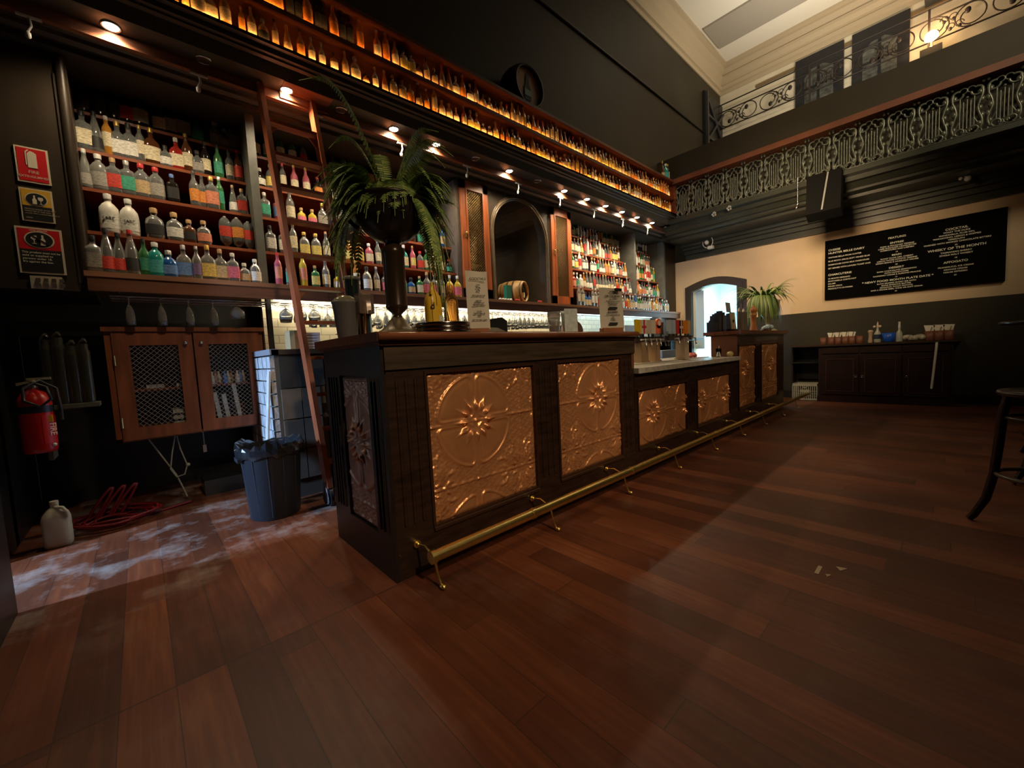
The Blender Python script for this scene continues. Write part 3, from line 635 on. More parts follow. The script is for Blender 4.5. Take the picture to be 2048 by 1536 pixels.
# ---- left bay, bottle by bottle
YB = {0: 3.79, 1: 3.95, 2: 4.03, 3: 4.11, 4: 4.19}; ZB = {0: 1.655, 1: 1.956, 2: 2.262, 3: 2.547, 4: 2.834}
def row_list(t, xs, specs, row):
    for x, sp in zip(xs, specs.split()):
        k, g, l, c, s_ = sp.split(','); bottle(x, YB[t], ZB[t], k, g, l, c, float(s_), random.uniform(-.15, .15), row)
row_list(0, [-.148, -.085, -.028, .033, .097, .156, .226, .31, .385, .451, .528, .607, .68, .754],
 'square,grey,grey,black,.98 cone,clear,red,black,1.02 cone,clear,red,black,.95 cone,clear,black,red,1.05 round,green,green,black,.86 jar,teal,teal,white,.98 squat,blue,blue,silver,1.05 flask,clear,blue,silver,.95 round,clear,purple,silver,.82 flask,clear,yellow,gold,1.02 flask,clear,cream,cork,.95 square,clear,pink,white,.92 squat,clear,tan,white,.85 jar,clear,white,white,.80', 'ledge of the left bay')
row_list(1, [-.055, .046, .178, .291, .376, .465, .606, .686, .763],
 'jar,white,white,white,1.1 jar,white,white,white,1.05 squat,clear,black,cork,1.2 squat,clear,white,cork,1.15 squat,brown,black,cork,.95 squat,clear,salmon,cork,1.0 pill,clear,red,silver,1.0 pill,clear,orange,silver,1.02 pill,clear,red,silver,.95', 'lowest shelf of the left bay')
row_list(2, [-.148, -.081, -.009, .061, .138, .218, .309, .442, .492, .552, .605, .693, .755],
 'cone,grey,grey,white,.92 jar,grey,grey,white,1.02 square,clear,red,cork,1.0 square,clear,green,silver,1.0 jar,clear,tan,red,1.0 jar,clear,grey,red,.98 square,dark,black,blue,.88 round,clear,orange,black,.92 round,clear,orange,black,.84 square,clear,salmon,gold,1.05 tall,green,green,green_,.84 cone,clear,white,cork,.78 square,clear,red,cork,.86'.replace('green_', 'silver'), 'second shelf of the left bay')
row_list(3, [-.139, -.078, -.018, .036, .097, .156, .218, .295, .363, .427, .49, .544, .627, .705, .765],
 'square,clear,cream,black,1.08 cone,clear,black,black,.98 tall,gold,cream,white,.86 flask,clear,white,gold,1.0 flask,clear,white,black,1.02 tall,clear,cream,gold,.84 flask,brown,cream,gold,1.05 squat,clear,white,black,.9 flask,red,cream,white,.95 round,brown,cream,gold,.98 squat,clear,grey,black,1.0 round,dark,cream,black,.9 round,green,green,black,.9 round,clear,cream,black,.86 round,brown,red,red,.9', 'third shelf of the left bay')
row_list(4, [-.131, -.045, .03, .099, .173, .287, .352, .426, .521, .576, .637, .702, .765],
 'jar,dark,black,silver,1.0 jar,dark,black,silver,1.0 jar,dark,black,silver,1.0 jar,dark,red,black,1.0 jar,dark,grey,black,1.05 flask,dark,cream,black,.9 flask,dark,grey,black,1.0 flask,dark,grey,black,1.05 squat,green,green,black,.95 round,dark,black,black,.9 squat,grey,grey,white,1.1 squat,grey,tan,white,.9 flask,grey,grey,white,1.0', 'top shelf of the left bay')
rnd = random.Random(11)
def rrow(x0, x1, y, z, step, row, gs, ls, cs, sh, smin=.82, smax=1.0, gap=.06):
    x = x0
    while x < x1:
        k = rnd.choice(sh); g = rnd.choice(gs); l = rnd.choice(ls); c = rnd.choice(cs); rep = rnd.choice((1, 1, 1, 2))
        sc = rnd.uniform(smin, smax)
        for _ in range(rep):
            if x < x1: bottle(x, y+rnd.uniform(-.004, .004), z, k, g, l, c, sc*rnd.uniform(.98, 1.02), rnd.uniform(-.2, .2), row)
            x += step*rnd.uniform(.92, 1.12)
        if rnd.random() < gap: x += step*.8
MIXG = ['clear']*7+['brown', 'green', 'dark', 'yellow', 'red', 'teal', 'blue', 'pink', 'amber']
MIXL = ['white']*4+['cream']*4+['black', 'red', 'yellow', 'pink', 'green', 'blue', 'salmon', 'tan', 'orange', 'grey']
MIXC = ['white', 'cork', 'black', 'silver', 'red', 'gold']
TNAME = ['ledge', 'lowest shelf', 'second shelf', 'third shelf', 'top shelf']
for t in range(5):
    rrow(.92, 2.76, YB[t], ZB[t], .094, TNAME[t]+' of the bay behind the ladder', MIXG if t < 4 else ['dark', 'grey', 'green'], MIXL, MIXC, SHAPES, .80, .96)
RG = ['clear']*8+['white', 'white', 'amber', 'yellow', 'red', 'green', 'gold']
RL = ['white']*7+['cream']*4+['yellow', 'red', 'orange', 'green', 'salmon', 'black']
for t in range(5):
    if t: rrow(4.93, 6.64, YB[t], ZB[t], .083, TNAME[t]+' right of the arch', RG, RL, ['white', 'cork', 'silver', 'red', 'gold'], ['round', 'tall', 'flask', 'square', 'cone'], .84, .98, .02)
    else: rrow(4.93, 7.72, YB[t], ZB[t], .083, 'ledge right of the arch', RG+['blue', 'teal'], RL, ['white', 'black', 'silver'], ['round', 'tall', 'flask', 'square'], .84, 1.0, .02)
    if t: rrow(6.80, 7.70, YB[t], ZB[t], .083, TNAME[t]+' at the far right end', RG, RL, MIXC, ['round', 'tall', 'flask', 'square'], .84, .98, .1)
# ---- backlit display rows
AG = ['amber']*4+['gold']*4+['brown']*2+['clear', 'orange']; AL = ['cream']*4+['yellow']*3+['tan']*3+['white', 'orange', 'black']
ASH = ['round', 'flask', 'squat', 'jar', 'cone', 'tall', 'round', 'square']
for x, k, s_ in ((.353, 'square', 1.0), (.43, 'tall', .6), (.50, 'jar', .9), (.56, 'flask', .85), (.645, 'round', .88), (.74, 'tall', .62), (.80, 'round', .75)):
    bottle(x, 3.405, 3.30, k, 'gold', rnd.choice(AL), rnd.choice(['gold', 'cork', 'black']), s_, 0, 'lower backlit display shelf')
rrow(.87, 7.12, 3.405, 3.30, .082, 'lower backlit display shelf', AG, AL, ['gold', 'cork', 'black', 'silver', 'white'], ASH, .62, .86, .03)
for x, k, s_ in ((.90, 'flask', 1.0), (.97, 'flask', 1.0), (1.19, 'round', .95), (1.385, 'round', .92), (1.60, 'tall', .86)):
    bottle(x, 3.405, 3.563, k, 'orange', 'orange', 'gold', s_, 0, 'upper backlit display shelf')
for x in (1.07, 1.13, 1.27, 1.31, 1.46, 1.52): bottle(x, 3.42, 3.563, 'tall', 'dark', 'black', 'black', .85, 0, 'upper backlit display shelf')
rrow(1.75, 7.12, 3.405, 3.563, .082, 'upper backlit display shelf', AG, AL, ['gold', 'cork', 'black', 'silver', 'red'], ASH, .72, .90, .03)
# on top of the display unit, far right
for x, g, k, s_ in ((7.06, 'teal', 'jar', 1.25), (6.94, 'brown', 'cone', 1.1), (7.14, 'dark', 'tall', 1.0)):
    bottle(x, 3.45, 3.853, k, g, 'teal' if g == 'teal' else 'tan', 'white' if g == 'teal' else 'gold', s_, 0, 'top of the display unit, far right end')
import collections
cp_ = cam.matrix_world.translation
for b in CAND:
    b['d'] = (Vector((b['x'], b['y'], b['z']))-cp_).length
order = sorted(range(len(CAND)), key=lambda i: CAND[i]['d']/CAND[i]['sc'])
OWN = set(order[:300])
rowidx = collections.defaultdict(list)
for i, b in enumerate(CAND): rowidx[b['row']].append(i)
PLANT_HID = None
def add_part(me, name, m, parent, loc, rot, sc):
    o = bpy.data.objects.new(name, me); COL.objects.link(o); o.material_slots[0].link = 'OBJECT'; o.material_slots[0].material = m
    if parent: o.parent = parent
    else: o.location = loc; o.rotation_euler = (0, 0, rot); o.scale = (sc,)*3
    return o
rest = MB(); rest_m = []; ridx = {}
def rmi(m):
    if m.name not in ridx: ridx[m.name] = len(rest_m); rest_m.append(m)
    return ridx[m.name]
for row, ids in rowidx.items():
    ids.sort(key=lambda i: CAND[i]['x'])
    for n_, i in enumerate(ids):
        b = CAND[i]; px_big = b['d'] < 5.2; me = bmesh_parts(b['k'], not px_big)
        if i in OWN:
            nm = 'gin_bottle' if b['g'] in ('clear', 'white', 'teal', 'blue', 'pink', 'green', 'grey') else 'spirit_bottle'
            o = add_part(me[0], nm, gm(b['g']), None, (b['x'], b['y'], b['z']), b['rot'], b['sc'])
            lab = '%s %s bottle with %s label, %s from the left on the %s' % (SHN[b['k']], GL[b['g']][0], b['l'], ordinal(n_+1), row)
            w = lab.split()
            if len(w) > 16: lab = '%s bottle, %s label, %s from left, %s' % (GL[b['g']][0], b['l'], ordinal(n_+1), row)
            tag(o, lab, 'bottle', 'bottles on the '+row)
            add_part(me[1], 'label', lm(b['l']), o, 0, 0, 1); add_part(me[2], 'cap', cm_(b['c']), o, 0, 0, 1)
            if b['k'] == 'jar' and b['g'] == 'white':
                t = text('EARP', 'lettering', (0, 0, 0), .022, BLACKINK, None, (pi/2, 0, 0), 'CENTER', 1.1); t.parent = o; t.location = (0, -.0435, .085)
        else:
            for me_, m in zip(me, (gm(b['g']), lm(b['l']), cm_(b['c']))):
                M = Matrix.Translation((b['x'], b['y'], b['z'])) @ Matrix.Rotation(b['rot'], 4, 'Z') @ Matrix.Scale(b['sc'], 4)
                rest.add([M @ v.co for v in me_.vertices], [tuple(p.vertices) for p in me_.polygons], rmi(m), True)
ro = rest.build('distant_bottles', rest_m, fixn=False)
tag(ro, 'the smallest far bottles packed along the right ends of the shelves', 'bottles', None, 'stuff')
print('bottles', len(CAND), 'own', len(OWN))
# ================================================================== BACK COUNTER, SPLASHBACK, STEMWARE
TILE = bpy.data.materials.new('white_splash_tile'); TILE.use_nodes = True
nt = TILE.node_tree; b_ = nt.nodes['Principled BSDF']; br_ = nt.nodes.new('ShaderNodeTexBrick'); tc_ = nt.nodes.new('ShaderNodeTexCoord'); cx = nt.nodes.new('ShaderNodeCombineXYZ'); sp_ = nt.nodes.new('ShaderNodeSeparateXYZ')
nt.links.new(tc_.outputs['Object'], sp_.inputs[0]); nt.links.new(sp_.outputs['X'], cx.inputs[0]); nt.links.new(sp_.outputs['Z'], cx.inputs[1]); nt.links.new(cx.outputs[0], br_.inputs['Vector'])
br_.inputs['Color1'].default_value = (.44, .39, .28, 1); br_.inputs['Color2'].default_value = (.36, .33, .24, 1); br_.inputs['Mortar'].default_value = (.22, .20, .17, 1)
br_.inputs['Scale'].default_value = 1; br_.inputs['Brick Width'].default_value = .15; br_.inputs['Row Height'].default_value = .075; br_.inputs['Mortar Size'].default_value = .004
nt.links.new(br_.outputs[0], b_.inputs['Base Color']); b_.inputs['Roughness'].default_value = .25
struct(MB().box(.86, 8.15, 4.20, 4.28, 1.08, 1.60).build('wall_splashback', TILE))
bc = thing('back_counter', (2, 3.3, 0), 'long dark back counter behind the bar with a tiled left end', 'counter')
MB().box(.70, 8.1, 3.27, 4.20, 1.075, 1.112).build('worktop', mat('dark_worktop', (.05, .04, .032), .3, noise=.3, nscale=20), bc)
MB().box(.72, 1.05, 3.30, 4.20, 0, 1.075).build('tiled_pier', mat('pier_core', (.10, .09, .075), .5), bc)
pt = MB()
for i, zz in enumerate(((1.06, .83), (.82, .60), (.59, .37), (.36, .14))):
    if i == 0: pt.box(.745, 1.05, 3.288, 3.30, zz[1], zz[0], 1)
    else:
        pt.box(.745, .875, 3.288, 3.30, zz[1], zz[0]); pt.box(.882, 1.012, 3.288, 3.30, zz[1], zz[0])
pt.build('front_tile', [mat('grey_brown_tile', (.17, .15, .125), .3, noise=.15), mat('dark_tile', (.05, .055, .055), .25)], bc)
pbk = MB(); rb = random.Random(3)
for r_ in range(11):
    z = .06+r_*.092
    y = 3.30+(0 if r_ % 2 else -.03)
    while y < 4.16:
        y1 = min(y+.135, 4.18)
        pbk.obox((.708, (max(y, 3.30)+y1)/2, z+.042), (.014+rb.uniform(0, .004), (y1-max(y, 3.30))/2-.004, .041)); y += .142
pbk.build('painted_brick', mat('pale_painted_brick', (.50, .53, .56), .55, noise=.2, nscale=14, bump=.3), bc)
MB().box(.69, .745, 3.27, 4.2, 1.075, 1.116).build('end_cap', mat('grey_end_cap', (.28, .30, .34), .4), bc)
uc = MB().box(1.05, 8.0, 3.75, 3.80, 0, 1.075)
for x in (1.9, 2.9, 3.9, 4.9, 5.9, 6.9): uc.box(x, x+.04, 3.34, 3.78, 0, 1.075)
uc.box(1.05, 8.0, 3.34, 3.78, .02, .06).build('undercounter', BLACKPAINT, bc)
o = MB().box(1.10, 1.48, 3.32, 3.72, .60, .76).build('white_tub', mat('white_tub', (.70, .68, .56), .5), loc=(1.29, 3.5, .6)); tag(o, 'white plastic tub on the shelf under the back counter behind the ladder', 'tub')
MB().box(1.06, 1.88, 3.34, 3.74, .575, .598).build('tub_shelf', STEEL, bc)
for i, (z, c_) in enumerate(((.763, (.10, .10, .09)), (.80, (.45, .14, .05)), (.835, (.20, .34, .75)))):
    o = MB().obox((1.27, 3.46, z+.016), (.15, .11, .015), rz=.12*i).build('folded_cloth', mat('cloth_%d' % i, c_, .8, noise=.2), loc=(1.27, 3.46, z))
    tag(o, ('black', 'rust-red', 'blue')[i]+' folded cloth in the pile on the white tub under the counter', 'cloth', 'folded cloths on the tub')
# black post left of the counter and strip lights
o = MB().box(.826, .858, 3.86, 3.92, 1.11, 1.60).build('rack_post', BLACKPAINT, loc=(.84, 3.88, 1.11)); tag(o, 'black square post standing on the back counter under the ledge', 'post')
LEDW = mat('white_led', (1, .9, .7), .5, emit=(1, .88, .62), estr=6)
o = MB().box(.95, 5.0, 4.165, 4.18, 1.585, 1.598).build('strip_light', LEDW, loc=(3, 4.17, 1.59)); tag(o, 'warm white strip light under the ledge before the arch', 'strip light')
for j in range(3):
    area('ledge_led', (1.6+1.38*j, 3.775, 1.592), (1.6+1.38*j, 4.0, 1.38), 1.36, .02, 11, (1.0, .86, .60), 170)
o = MB().box(5.1, 7.9, 4.165, 4.18, 1.585, 1.598).build('strip_light', mat('cyan_led', (.6, .9, 1), .5, emit=(.55, .9, 1), estr=5), loc=(6.5, 4.17, 1.59)); tag(o, 'cool white strip light under the right end of the ledge', 'strip light')
area('ledge_led_cool', (6.5, 4.0, 1.58), (6.5, 4.1, 1.1), 2.6, .04, 15, (.70, .90, 1.0), 170)
area('ledge_led_blue', (2.7, 3.80, 1.58), (2.7, 3.74, 1.52), .5, .03, 1.0, (.35, .30, 1.0), 170)
for j in range(3): area('ledge_led_back', (1.6+1.38*j, 4.12, 1.580), (1.6+1.38*j, 4.12, 1.1), 1.36, .03, 9, (1.0, .84, .56), 150)
# hanging rack rails
rk = thing('glass_rack', (3, 3.9, 1.52), 'wire stemware rack fixed under the long ledge', 'rack')
mb = MB()
for y in (3.80, 3.93, 4.06): mb.tube([(-.1, y-.022, 1.515), (5.0, y-.022, 1.515)], .003, 5).tube([(-.1, y+.022, 1.515), (5.0, y+.022, 1.515)], .003, 5)
mb.build('rail', STEEL, rk)
mb = MB()
for i in range(26): mb.tube([(-.05+i*.2, 3.78, 1.535), (-.05+i*.2, 3.78, 1.60)], .002, 4).tube([(-.05+i*.2, 3.78, 1.515), (-.05+i*.2, 4.08, 1.515)], .0025, 4)
mb.build('hanger', STEEL, rk)
def wineglass(kind):
    if kind == 'wine': pr = [(.034, 0), (.034, -.002), (.006, -.006), (.0042, -.02), (.004, -.075), (.012, -.085), (.030, -.105), (.037, -.135), (.034, -.172), (.032, -.172), (.035, -.135), (.028, -.108), (.010, -.089)]
    elif kind == 'flute': pr = [(.030, 0), (.030, -.002), (.005, -.006), (.004, -.02), (.004, -.05), (.012, -.065), (.024, -.10), (.027, -.15), (.025, -.19), (.023, -.19), (.025, -.15), (.022, -.10), (.010, -.068)]
    else: pr = [(.036, 0), (.036, -.002), (.006, -.006), (.0045, -.02), (.0045, -.04), (.020, -.05), (.044, -.075), (.052, -.10), (.046, -.135), (.044, -.135), (.050, -.10), (.042, -.077), (.018, -.053)]
    o = MB().lathe([(r, z) for r, z in pr], n=12).build(kind+'_glass', mat('stem_glass', (.92, .93, .88), .05, trans=.86))
    me = o.data; bpy.data.objects.remove(o); return me
WG = {k: wineglass(k) for k in ('wine', 'flute', 'balloon')}
left5 = [(-.01, 'flute'), (.155, 'flute'), (.31, 'flute'), (.455, 'flute'), (.605, 'balloon')]
for i, (x, k) in enumerate(left5):
    o = bpy.data.objects.new('hanging_'+k+'_glass', WG[k]); COL.objects.link(o); o.location = (x, 3.80, 1.513)
    tag(o, '%s glass hanging upside down above the mesh cupboard, %s from the left' % (k, ordinal(i+1)), 'glass', 'glasses over the mesh cupboard')
i = 0
for row_i, y in enumerate((3.80, 3.93, 4.06)):
    x = .95+.03*row_i; i = 0
    while x < 4.95:
        k = 'balloon' if x < 1.2 else ('flute' if (int(x*3.3) % 3 == 0) else 'wine')
        if not (row_i == 0 and 2.28 < x < 2.5):
            o = bpy.data.objects.new('hanging_'+k+'_glass', WG[k]); COL.objects.link(o); o.location = (x, y, 1.513)
            i += 1
            tag(o, '%s glass hanging under the ledge, %s from the ladder in the %s row' % (k, ordinal(i), ('front', 'middle', 'back')[row_i]), 'glass', 'glasses hanging in the %s row under the ledge' % ('front', 'middle', 'back')[row_i])
        x += .092 if k == 'wine' else (.080 if k == 'flute' else .112)
# standing glasses in the background on the worktop
gk = MB().lathe([(.028, 0), (.030, .004), (.036, .10), (.034, .10), (.028, .008)], n=10).build('tumbler', mat('stem_glass', (.92, .93, .88), .05, trans=.86)); me = gk.data; bpy.data.objects.remove(gk)
n_ = 0
for r_ in range(2):
    for j in range(24):
        x = 2.35+j*.098+.04*r_
        o = bpy.data.objects.new('tumbler', me); COL.objects.link(o); o.location = (x, 4.08-.1*r_, 1.112); n_ += 1
        tag(o, 'upright glass tumbler on the back counter, %s from the left in the %s row' % (ordinal(j+1), ('rear', 'front')[r_]), 'glass', 'tumblers on the back counter')
# plates and menus stacked by the ladder
t = thing('menu_holder', (.98, 3.62, 1.112), 'brown box of menus standing on the counter left of the ladder', 'box')
MB().box(.935, 1.01, 3.55, 3.70, 1.112, 1.27).build('box', mat('tan_card', (.30, .15, .06), .5, noise=.3), t)
MB().box(.90, .935, 3.55, 3.70, 1.112, 1.27).build('spine', mat('pale_wood_box', (.50, .38, .20), .6), t)
for i in range(6):
    o = MB().box(1.02, 1.13, 3.56, 3.70, 1.114+i*.024, 1.133+i*.024).build('folder', mat('lilac_folder', (.50, .48, .55), .5), loc=(1.07, 3.6, 1.112+i*.024))
    tag(o, 'pale lilac folder in the stack left of the ladder, %s from the bottom' % ordinal(i+1), 'folder', 'stack of folders by the ladder')
for i in range(4):
    o = MB().lathe([(.05, 0), (.085, .012), (.09, .016), (.084, .016), (.05, .004)], (1.34, 3.58, 1.113+i*.012), 20).build('plate', mat('china', (.70, .68, .60), .25), loc=(1.34, 3.58, 1.113+i*.012))
    tag(o, 'pale plate in the short stack right of the ladder, %s from the bottom' % ordinal(i+1), 'plate', 'stack of plates right of the ladder')
o = MB().lathe([(.03, 0), (.07, .04), (.075, .045), (.068, .045), (.02, .006)], (1.36, 3.58, 1.166), 16).build('bowl', mat('patterned_bowl', (.30, .22, .15), .4, noise=.5, nscale=60), loc=(1.36, 3.58, 1.166)); tag(o, 'small brown patterned bowl on top of the plate stack right of the ladder', 'bowl')
o = MB().box(1.28, 1.70, 3.60, 3.62, 1.235, 1.245).build('rack_bar', REDWOOD, loc=(1.5, 3.6, 1.24)); 
tag(o, 'thin red wooden bar across the glassware right of the ladder', 'bar')
MB().box(1.30, 1.31, 3.60, 3.62, 1.112, 1.235).box(1.67, 1.68, 3.60, 3.62, 1.112, 1.235).build('leg', REDWOOD, o, None)
# coffee machine and steel equipment seen through the low counter gap
t = thing('glass_washer', (6.0, 3.1, 0), 'blue-lit steel glass washer on the floor behind the bar, seen past the taps', 'glass washer')
BS = mat('blue_steel', (.45, .52, .60), .3, metal=.6)
MB().box(5.75, 6.35, 2.92, 3.25, 0, .93).build('body', BS, t)
MB().box(5.80, 6.30, 2.905, 2.92, .30, .80).build('door', mat('washer_door', (.20, .26, .32), .3, metal=.5), t)
t = thing('coffee_machine', (6.5, 3.6, 1.112), 'blue-lit steel coffee machine on the back counter behind the taps', 'coffee machine')
MB().box(5.75, 6.35, 3.38, 3.95, 1.112, 1.14).box(5.78, 6.32, 3.55, 3.95, 1.14, 1.36).build('head', BS, t)
MB().cyl((5.9, 3.48, 1.14), (5.9, 3.48, 1.24), .03).cyl((6.15, 3.48, 1.14), (6.15, 3.48, 1.24), .03).build('group_head', BLACKPLASTIC, t)
t = thing('service_shelf', (4.9, 3.2, 0), 'white service bench edge behind the bar left of the coffee machine', 'bench')
MB().box(4.3, 5.55, 2.95, 3.25, .86, .90).build('top', mat('bench_blue_white', (.55, .62, .72), .3), t)
MB().box(5.05, 5.08, 3.0, 3.03, 0, .86).build('leg', STEEL, t)
for i, (x, w_) in enumerate(((4.50, .10), (4.72, .10), (5.0, .13))):
    o = MB().lathe([(w_*.5, 0), (w_*.52, .02), (w_*.5, .25), (w_*.45, .27)], (x, 3.1, .90), 14).build('pale_canister', mat('beige_canister', (.62, .45, .28), .45, noise=.2, nscale=12), loc=(x, 3.1, .90))
    tag(o, 'beige canister behind the tap handles, %s from the left' % ordinal(i+1), 'canister', 'canisters on the service bench')
o = MB().cyl((4.55, 3.62, 1.27), (4.70, 3.95, 1.27), .155, n=20).build('small_cask', mat('brown_small_cask', (.17, .08, .05), .4, noise=.4, nscale=20), loc=(4.6, 3.8, 1.112)); tag(o, 'small brown cask lying on the back counter beside the paper menu', 'barrel')
# mesh cupboard at the left end
cb = thing('mesh_cupboard', (.32, 3.87, .52), 'mahogany wall cupboard with two diamond mesh doors under hanging glasses', 'cupboard')
CX0, CX1, CZ0, CZ1 = -.155, .775, .515, 1.315
MB().box(CX0, CX0+.03, 3.885, 4.3, CZ0, CZ1).box(CX1-.03, CX1, 3.885, 4.3, CZ0, CZ1).box(CX0, CX1, 3.885, 4.3, CZ0, CZ0+.025).box(CX0-.01, CX1+.01, 3.85, 4.3, CZ1-.03, CZ1).box(CX0, CX1, 3.865, 3.89, 1.275, 1.285).box(CX0, CX1, 4.28, 4.3, CZ0, CZ1).box(CX0+.03, CX1-.03, 3.95, 4.28, .86, .875).build('carcass', CABWOOD, cb)
def mdoor(x0, x1, kx):
    z0, z1 = CZ0+.012, 1.272; ix0, ix1, iz0, iz1 = x0+.085, x1-.085, z0+.085, z1-.085
    d = MB().box(x0, ix0, 3.86, 3.885, z0, z1).box(ix1, x1, 3.86, 3.885, z0, z1).box(ix0, ix1, 3.86, 3.885, z0, iz0).box(ix0, ix1, 3.86, 3.885, iz1, z1)
    o = d.build('door', CABWOOD, cb)
    l = MB(); lattice(l, ix0, ix1, iz0, iz1, 3.872, .033, .0016); l.build('wire_mesh', mat('grey_wire', (.42, .40, .34), .35, metal=.6), o)
    MB().cyl((kx, 3.86, 1.20), (kx, 3.84, 1.20), .006, n=8).ball((kx, 3.836, 1.20), .013, 10).build('knob', STEEL, o)
    hx = x0+.004 if kx > (x0+x1)/2 else x1-.004
    MB().cyl((hx, 3.855, 1.05), (hx, 3.855, 1.12), .006, n=8).cyl((hx, 3.855, .62), (hx, 3.855, .69), .006, n=8).build('hinge', BRASS, o)
mdoor(-.12, .312, .27); mdoor(.322, .745, .362)
rr = random.Random(5)
for i in range(4):
    o = MB().box(.16, .25, 3.93, 4.1, .545+i*.045, .572+i*.045).build('cassette_case', mat('pale_case', (.42, .42, .36), .5, noise=.3, nscale=60), loc=(.2, 4.0, .545+i*.045)); tag(o, 'pale case stacked low in the left mesh door, %s from the bottom' % ordinal(i+1), 'case', 'cases in the left mesh door')
for i, (x, h) in enumerate(((.42, .26), (.475, .24), (.55, .32))):
    o = MB().obox((x+.015, 4.0, .54+h/2+.012), (.014, .08, h/2), ry=-.10).build('file_box', mat('pale_case', (.42, .42, .36), .5, noise=.3, nscale=60), loc=(x, 4.0, .54)); tag(o, 'tilted pale book in the right mesh door, %s from the left' % ordinal(i+1), 'book', 'books in the right mesh door')
for i in range(9):
    x = .42+.028*i; o = MB().lathe([(.016, 0), (.02, .01), (.017, .06), (.008, .075), (.008, .10)], (x, 3.96+.05*(i % 3), .876), 8).build('small_jar', mat('spice_%d' % (i % 4), [(.55, .5, .4), (.35, .2, .1), (.6, .55, .5), (.1, .2, .5)][i % 4], .2), loc=(x, 3.96+.05*(i % 3), .876))
    tag(o, 'tiny bottle on the inner shelf of the right mesh door, %s from the left' % ordinal(i+1), 'bottle', 'tiny bottles behind the right mesh door')
for x, z in ((.03, .876), (.20, .876)):
    o = MB().box(x, x+.10, 3.96, 4.1, z, z+.025).build('cassette_case', mat('pale_case', (.42, .42, .36), .5, noise=.3, nscale=60), loc=(x, 4.0, z)); tag(o, 'pale flat case on the shelf behind the left mesh door, %s one' % ('left' if x < .1 else 'right'), 'case')
# ================================================================== THE BAR
from array import array
def copper_h(u, v):
    """height of the pressed pattern; u,v metres from a medallion centre, tile pitch .64 x .60"""
    PU, PV = .64, .62
    a = (u+PU/2) % PU-PU/2; b = (v+PV/2) % PV-PV/2; h = 0.0
    r = math.hypot(a, b); th = math.atan2(b, a)
    def ridge(d, w, hh): return hh*math.exp(-(d/w)**2)
    RR = .235
    # four petals, each outlined, separated by a cross
    aa, ab = abs(a), abs(b)
    inside = r < RR and aa > .016 and ab > .016
    if r < RR+.03:
        q = min(RR-r, aa-.014, ab-.014)
        # rounded corners of the petal outline
        ax_, ay_ = aa-.014, ab-.014; cr = .035; dd = RR-r
        e = sorted((ax_, ay_, dd))
        if e[0] < cr and e[1] < cr: q = cr-math.hypot(cr-e[0], cr-e[1])
        h += ridge(q, .0058, .0075)
        if q > 0: h += .0035*min(1, q/.03)
    # cross ribs and tile seams
    h += ridge(b, .0045, .007)*(1 if True else 0); h += ridge(a, .0035, .004)
    h += ridge(abs(b)-PV/2, .004, .006)+ridge(abs(a)-PU/2, .003, .0045)
    # buds around the centre
    if r < .15:
        k = 12; s = (th/(2*pi)*k+.5) % 1-.5; d2 = s*2*pi/k*r
        h += .017*math.exp(-((r-.078)/.021)**2-(d2/.0105)**2)
        h += .006*math.exp(-((r-.112)/.022)**2-(d2/.0045)**2)
        h += .005*math.exp(-(r/.05)**2)*(.5+.5*sin(140*a)*sin(140*b))
    if q_in(r, RR): pass
    # corner blossoms and leaves
    ca, cb = aa-PU/2, ab-PV/2; cr_ = math.hypot(ca, cb)
    if r > RR+.008:
        t0 = math.atan2(cb, ca); s8 = (t0/(2*pi)*16+.5) % 1-.5; d8 = s8*2*pi/16*cr_
        lf = 1 if int(math.floor(t0/(2*pi)*16+.5)) % 2 else .55
        h += .0085*lf*math.exp(-((cr_-.070)/.026)**2-(d8/.0075)**2)
        fa, fb = ca+.078, cb+.072; fr_ = math.hypot(fa, fb)
        h += .0075*math.exp(-(fr_/.040)**4); h += ridge(fr_-.050, .0045, .004)
        for (ox, oy, an) in ((.125, .02, .5), (.02, .125, 1.1), (.15, .07, .2), (.07, .145, 1.35)):
            la, lb_ = ca+ox, cb+oy; u_ = la*cos(an)+lb_*sin(an); w_ = -la*sin(an)+lb_*cos(an)
            h += .0075*math.exp(-(u_/.030)**2-((w_-.25*u_*u_/.03)/.0075)**2)
        # stippled ground
        h += .0030*(sin(a*310+sin(b*170)*1.3)*sin(b*330+sin(a*190)*1.5))
    return h*1.45
def q_in(r, R): return False
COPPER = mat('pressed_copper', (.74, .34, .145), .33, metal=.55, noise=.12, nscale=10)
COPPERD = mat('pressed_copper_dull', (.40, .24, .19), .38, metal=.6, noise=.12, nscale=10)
def copper_panel(parent, u0, u1, z0, z1, cu, cz, face='y', plane=1.668, res=.0058, m=COPPER):
    nu = int((u1-u0)/res); nv = int((z1-z0)/res); vs = []
    for j in range(nv+1):
        z = z0+(z1-z0)*j/nv
        for i in range(nu+1):
            u = u0+(u1-u0)*i/nu; h = copper_h(u-cu, z-cz)*min(1, min(u-u0, u1-u, z-z0, z1-z)/.012)
            vs.append((u, plane-h, z) if face == 'y' else (plane-h, u, z))
    fs = [(j*(nu+1)+i, j*(nu+1)+i+1, (j+1)*(nu+1)+i+1, (j+1)*(nu+1)+i) for j in range(nv) for i in range(nu)]
    if face != 'y': fs = [f[::-1] for f in fs]
    mb = MB(); mb.add(vs, fs, 0, True); return mb.build('copper_panel', m, parent, fixn=False)
YF, YB_ = 1.655, 2.37
